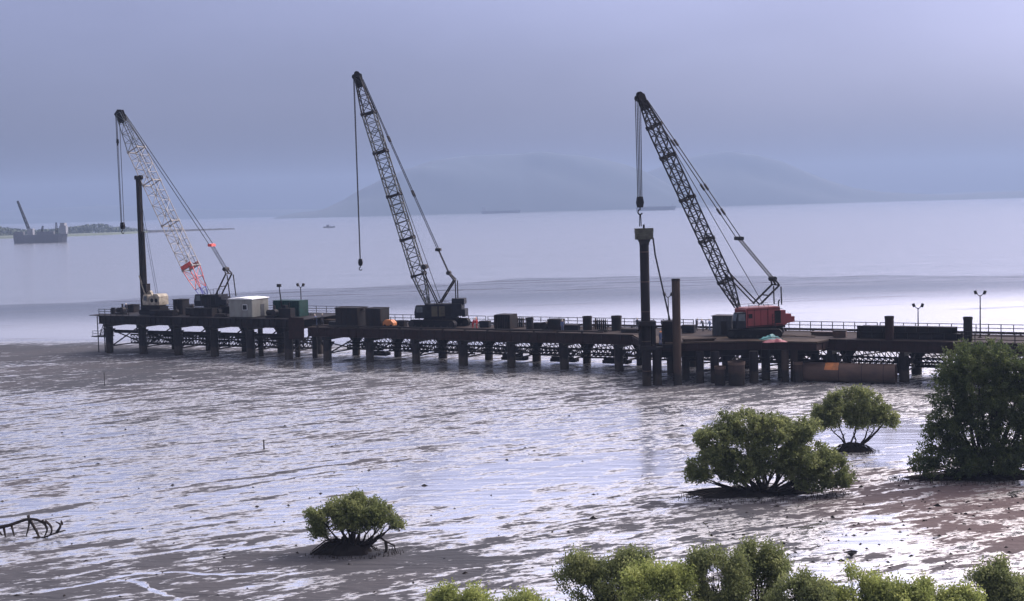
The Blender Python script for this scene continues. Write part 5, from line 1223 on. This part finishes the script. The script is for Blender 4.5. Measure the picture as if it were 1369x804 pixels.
# the row along the bottom edge of the frame, standing closer than the others
def fg(px, py_top, D_, wpx, seed, label, mat_=LEAFY, nl=15000, lob=None, sz=0.145):
    d = ray(px, 804); x = d.x / d.y * D_; ztop_ = CAMH + ray(px, py_top).z / ray(px, py_top).y * D_
    s_ = FOC / D_; hw = wpx / s_ / 2; r_ = random.Random(seed); H_ = ztop_ - 0.15 - 0.12
    lobes = []
    for (dx, dz, rx, rz_) in (lob or ((-.45, .70, .55, .2), (.1, .77, .6, .16), (.55, .65, .45, .2), (-.7, .5, .4, .25), (0, .5, .8, .3), (.7, .48, .4, .25), (0, .22, .85, .2))):
        lobes.append((dx * hw, r_.uniform(-.4, .4), dz * H_, rx * hw, max(.8, rx * hw * .8), rz_ * H_))
    for k in range(int(hw * 4)):         # upright sprays break the skyline
        x_ = r_.uniform(-.85, .85) * hw; lobes.append((x_, r_.uniform(-.6, .6), (H_ - .85) - .2 * H_ * abs(x_ / hw) ** 2 + r_.uniform(-.45, .1), .3, .3, .75))
    mangrove(label, (x, D_, 0), lobes, int(nl * 1.7), seed, mat_, sz, False, None, 1.3, 0.42, gap=0.28, name='mangrove_bush', cat='mangrove bush')
fg(617, 772, 76, 72, 101, 'smallest bright green bush, first of the bottom row', nl=7000)
fg(690, 783, 74, 84, 102, 'low bright green bush second in the bottom row', nl=8000)
fg(815, 729, 79, 128, 103, 'tall rounded dark green bush third in the bottom row', LEAF, 20000)
fg(885, 744, 75, 100, 104, 'lighter green bush leaning on the tall rounded bush in the bottom row', LEAFY, 13000)
fg(960, 728, 76, 78, 105, 'narrow upright bush beside the tallest pointed bush in the bottom row', LEAF, 13000)
fg(1016, 716, 78, 66, 106, 'tallest pointed bush near the middle of the bottom row', LEAF, 14000)
fg(1068, 764, 74, 84, 107, 'sparse greyish green bush right of the tallest pointed bush', LEAF, 9000)
fg(1142, 760, 75, 108, 108, 'bright yellow green bush below the small dark rock', LEAFY, 13000)
fg(1245, 772, 73, 130, 109, 'wide low bright green bush second from the end of the bottom row', LEAFY, 14000)
fg(1342, 748, 76, 84, 110, 'last darker bush of the bottom row in the corner', LEAF, 12000)

# ------------------------------------------------------------------ small things on the mud
dp = at(44, 719)
t = thing('driftwood', 'dark tangled dead branches lying on the mud at the left edge', 'driftwood', dp)
def dl(px, py): x, z = loc(px, py, dp, 0.0); return (x, rnd.uniform(-.2, .2), max(0.0, z * 1.15))
mb = MB()
for q in ([(-12, 711), (0, 707), (14, 704), (28, 700), (40, 697), (52, 698), (61, 703)], [(61, 699), (68, 705), (70, 712), (64, 718)], [(57, 698), (64, 708), (60, 717)], [(40, 696), (48, 712), (53, 721), (63, 717), (76, 713), (88, 710)], [(76, 713), (82, 704), (74, 701)], [(82, 704), (82, 699)], [(38, 693), (40, 703), (36, 717)], [(5, 705), (8, 718)], [(14, 703), (20, 717)], [(-4, 708), (2, 717)], [(52, 721), (45, 738)]):
    p_ = [Vector(dl(*p)) for p in q]; pts = []
    for i in range(len(p_) - 1):         # bend the branch smoothly through its knots
        a0, a1, a2, a3 = p_[max(i - 1, 0)], p_[i], p_[i + 1], p_[min(i + 2, len(p_) - 1)]
        for f_ in (0, .25, .5, .75): pts.append(0.5 * (2 * a1 + (a2 - a0) * f_ + (2 * a0 - 5 * a1 + 4 * a2 - a3) * f_ ** 2 + (3 * a1 - a0 - 3 * a2 + a3) * f_ ** 3))
    pts.append(p_[-1]); mb.path(pts, [(0.17 - 0.09 * i / len(pts)) if len(q) > 6 else (0.12 - 0.085 * i / len(pts)) for i in range(len(pts))], 6)
mb.build('branch', M['wood'], t, True)
def lump(sz, seed, mat_, n=9):
    r_ = random.Random(seed); vv, ff = [], []; k = 5
    for j in range(k + 1):
        a_ = math.pi / 2 * (1 - j / k)
        for i in range(n): th = 6.2832 * i / n; rr = r_.uniform(.75, 1.1); vv.append((sz[0] * math.cos(math.pi / 2 - a_) * rr * math.cos(th), sz[1] * math.cos(math.pi / 2 - a_) * rr * math.sin(th), sz[2] * math.sin(a_) * r_.uniform(.85, 1.1) - .03))
    vv = [(x, y, z) for x, y, z in vv]
    for j in range(k):
        for i in range(n): ff.append(((j + 1) * n + i, (j + 1) * n + (i + 1) % n, j * n + (i + 1) % n, j * n + i))
    return MB().add(vv, ff)
one(lump((0.5, 0.4, 0.34), 5, M['rock']), 'rock', M['rock'], 'small dark rock on the wet mud above the bottom row of bushes', 'rock', at(1138, 744))
def stake(px, y0, y1, label, r=0.05, lean=0.0):
    p = at(px, y1); h_ = CAMH + ray(px, y0).z / ray(px, y0).y * p.y
    one(MB().tube((0, 0, -.3), (lean, 0, h_), r, 6, r * .7), 'stake', M['wood'], label, 'stake', p)
stake(353, 588, 601, 'short dark stake alone in the mud in front of the white cabin', 0.09)
stake(1255, 560, 588, 'thin stake in the bright wet mud beside the tallest mangrove', 0.04)
stake(140, 498, 516, 'thin stake in the mud below the seaward end of the raised platform', 0.06)
# scattered clods, shells and rotten sticks on the flat
nr = np.random.default_rng(17); mb = MB()
for _ in range(520):
    px, py = nr.uniform(-20, 1390), nr.uniform(505, 800)
    if nr.random() < 0.45: px, py = nr.uniform(930, 1380), nr.uniform(640, 760)
    p = at(px, py); s_ = nr.uniform(.05, .16) * (1.6 if nr.random() < .08 else 1); a_ = nr.uniform(0, 6.28)
    c = [(p.x + s_ * math.cos(a_ + k * 1.5708) * (1.7 if k % 2 else .8), p.y + s_ * math.sin(a_ + k * 1.5708) * (1.7 if k % 2 else .8), -.02) for k in range(4)]
    mb.add(c + [(p.x + nr.uniform(-.03, .03), p.y, s_ * nr.uniform(.5, 1.0))], [(0, 1, 4), (1, 2, 4), (2, 3, 4), (3, 0, 4)])
tag(mb.build('mud_clods', M['rootmud']), kind='stuff')

# breathing roots standing in the mud round the mangroves
mb = MB()
for (px, py, rx, ry, n) in ((1022, 664, 7.5, 2.6, 420), (474, 741, 3.6, 1.6, 160), (1140, 605, 2.8, 1.6, 120), (1310, 640, 8.0, 3.0, 420)):
    c = at(px, py)
    for _ in range(n):
        a_ = float(nr.uniform(0, 6.28)); q = float(nr.uniform(.35, 1.0)) ** .6; x, y = c.x + rx * q * math.cos(a_), c.y + ry * q * math.sin(a_); h_ = float(nr.uniform(.08, .24))
        mb.tube((x, y, -.03), (x + float(nr.normal(0, .02)), y, h_), .03, 4, .012)
tag(mb.build('breathing_roots', M['wood']), kind='stuff')
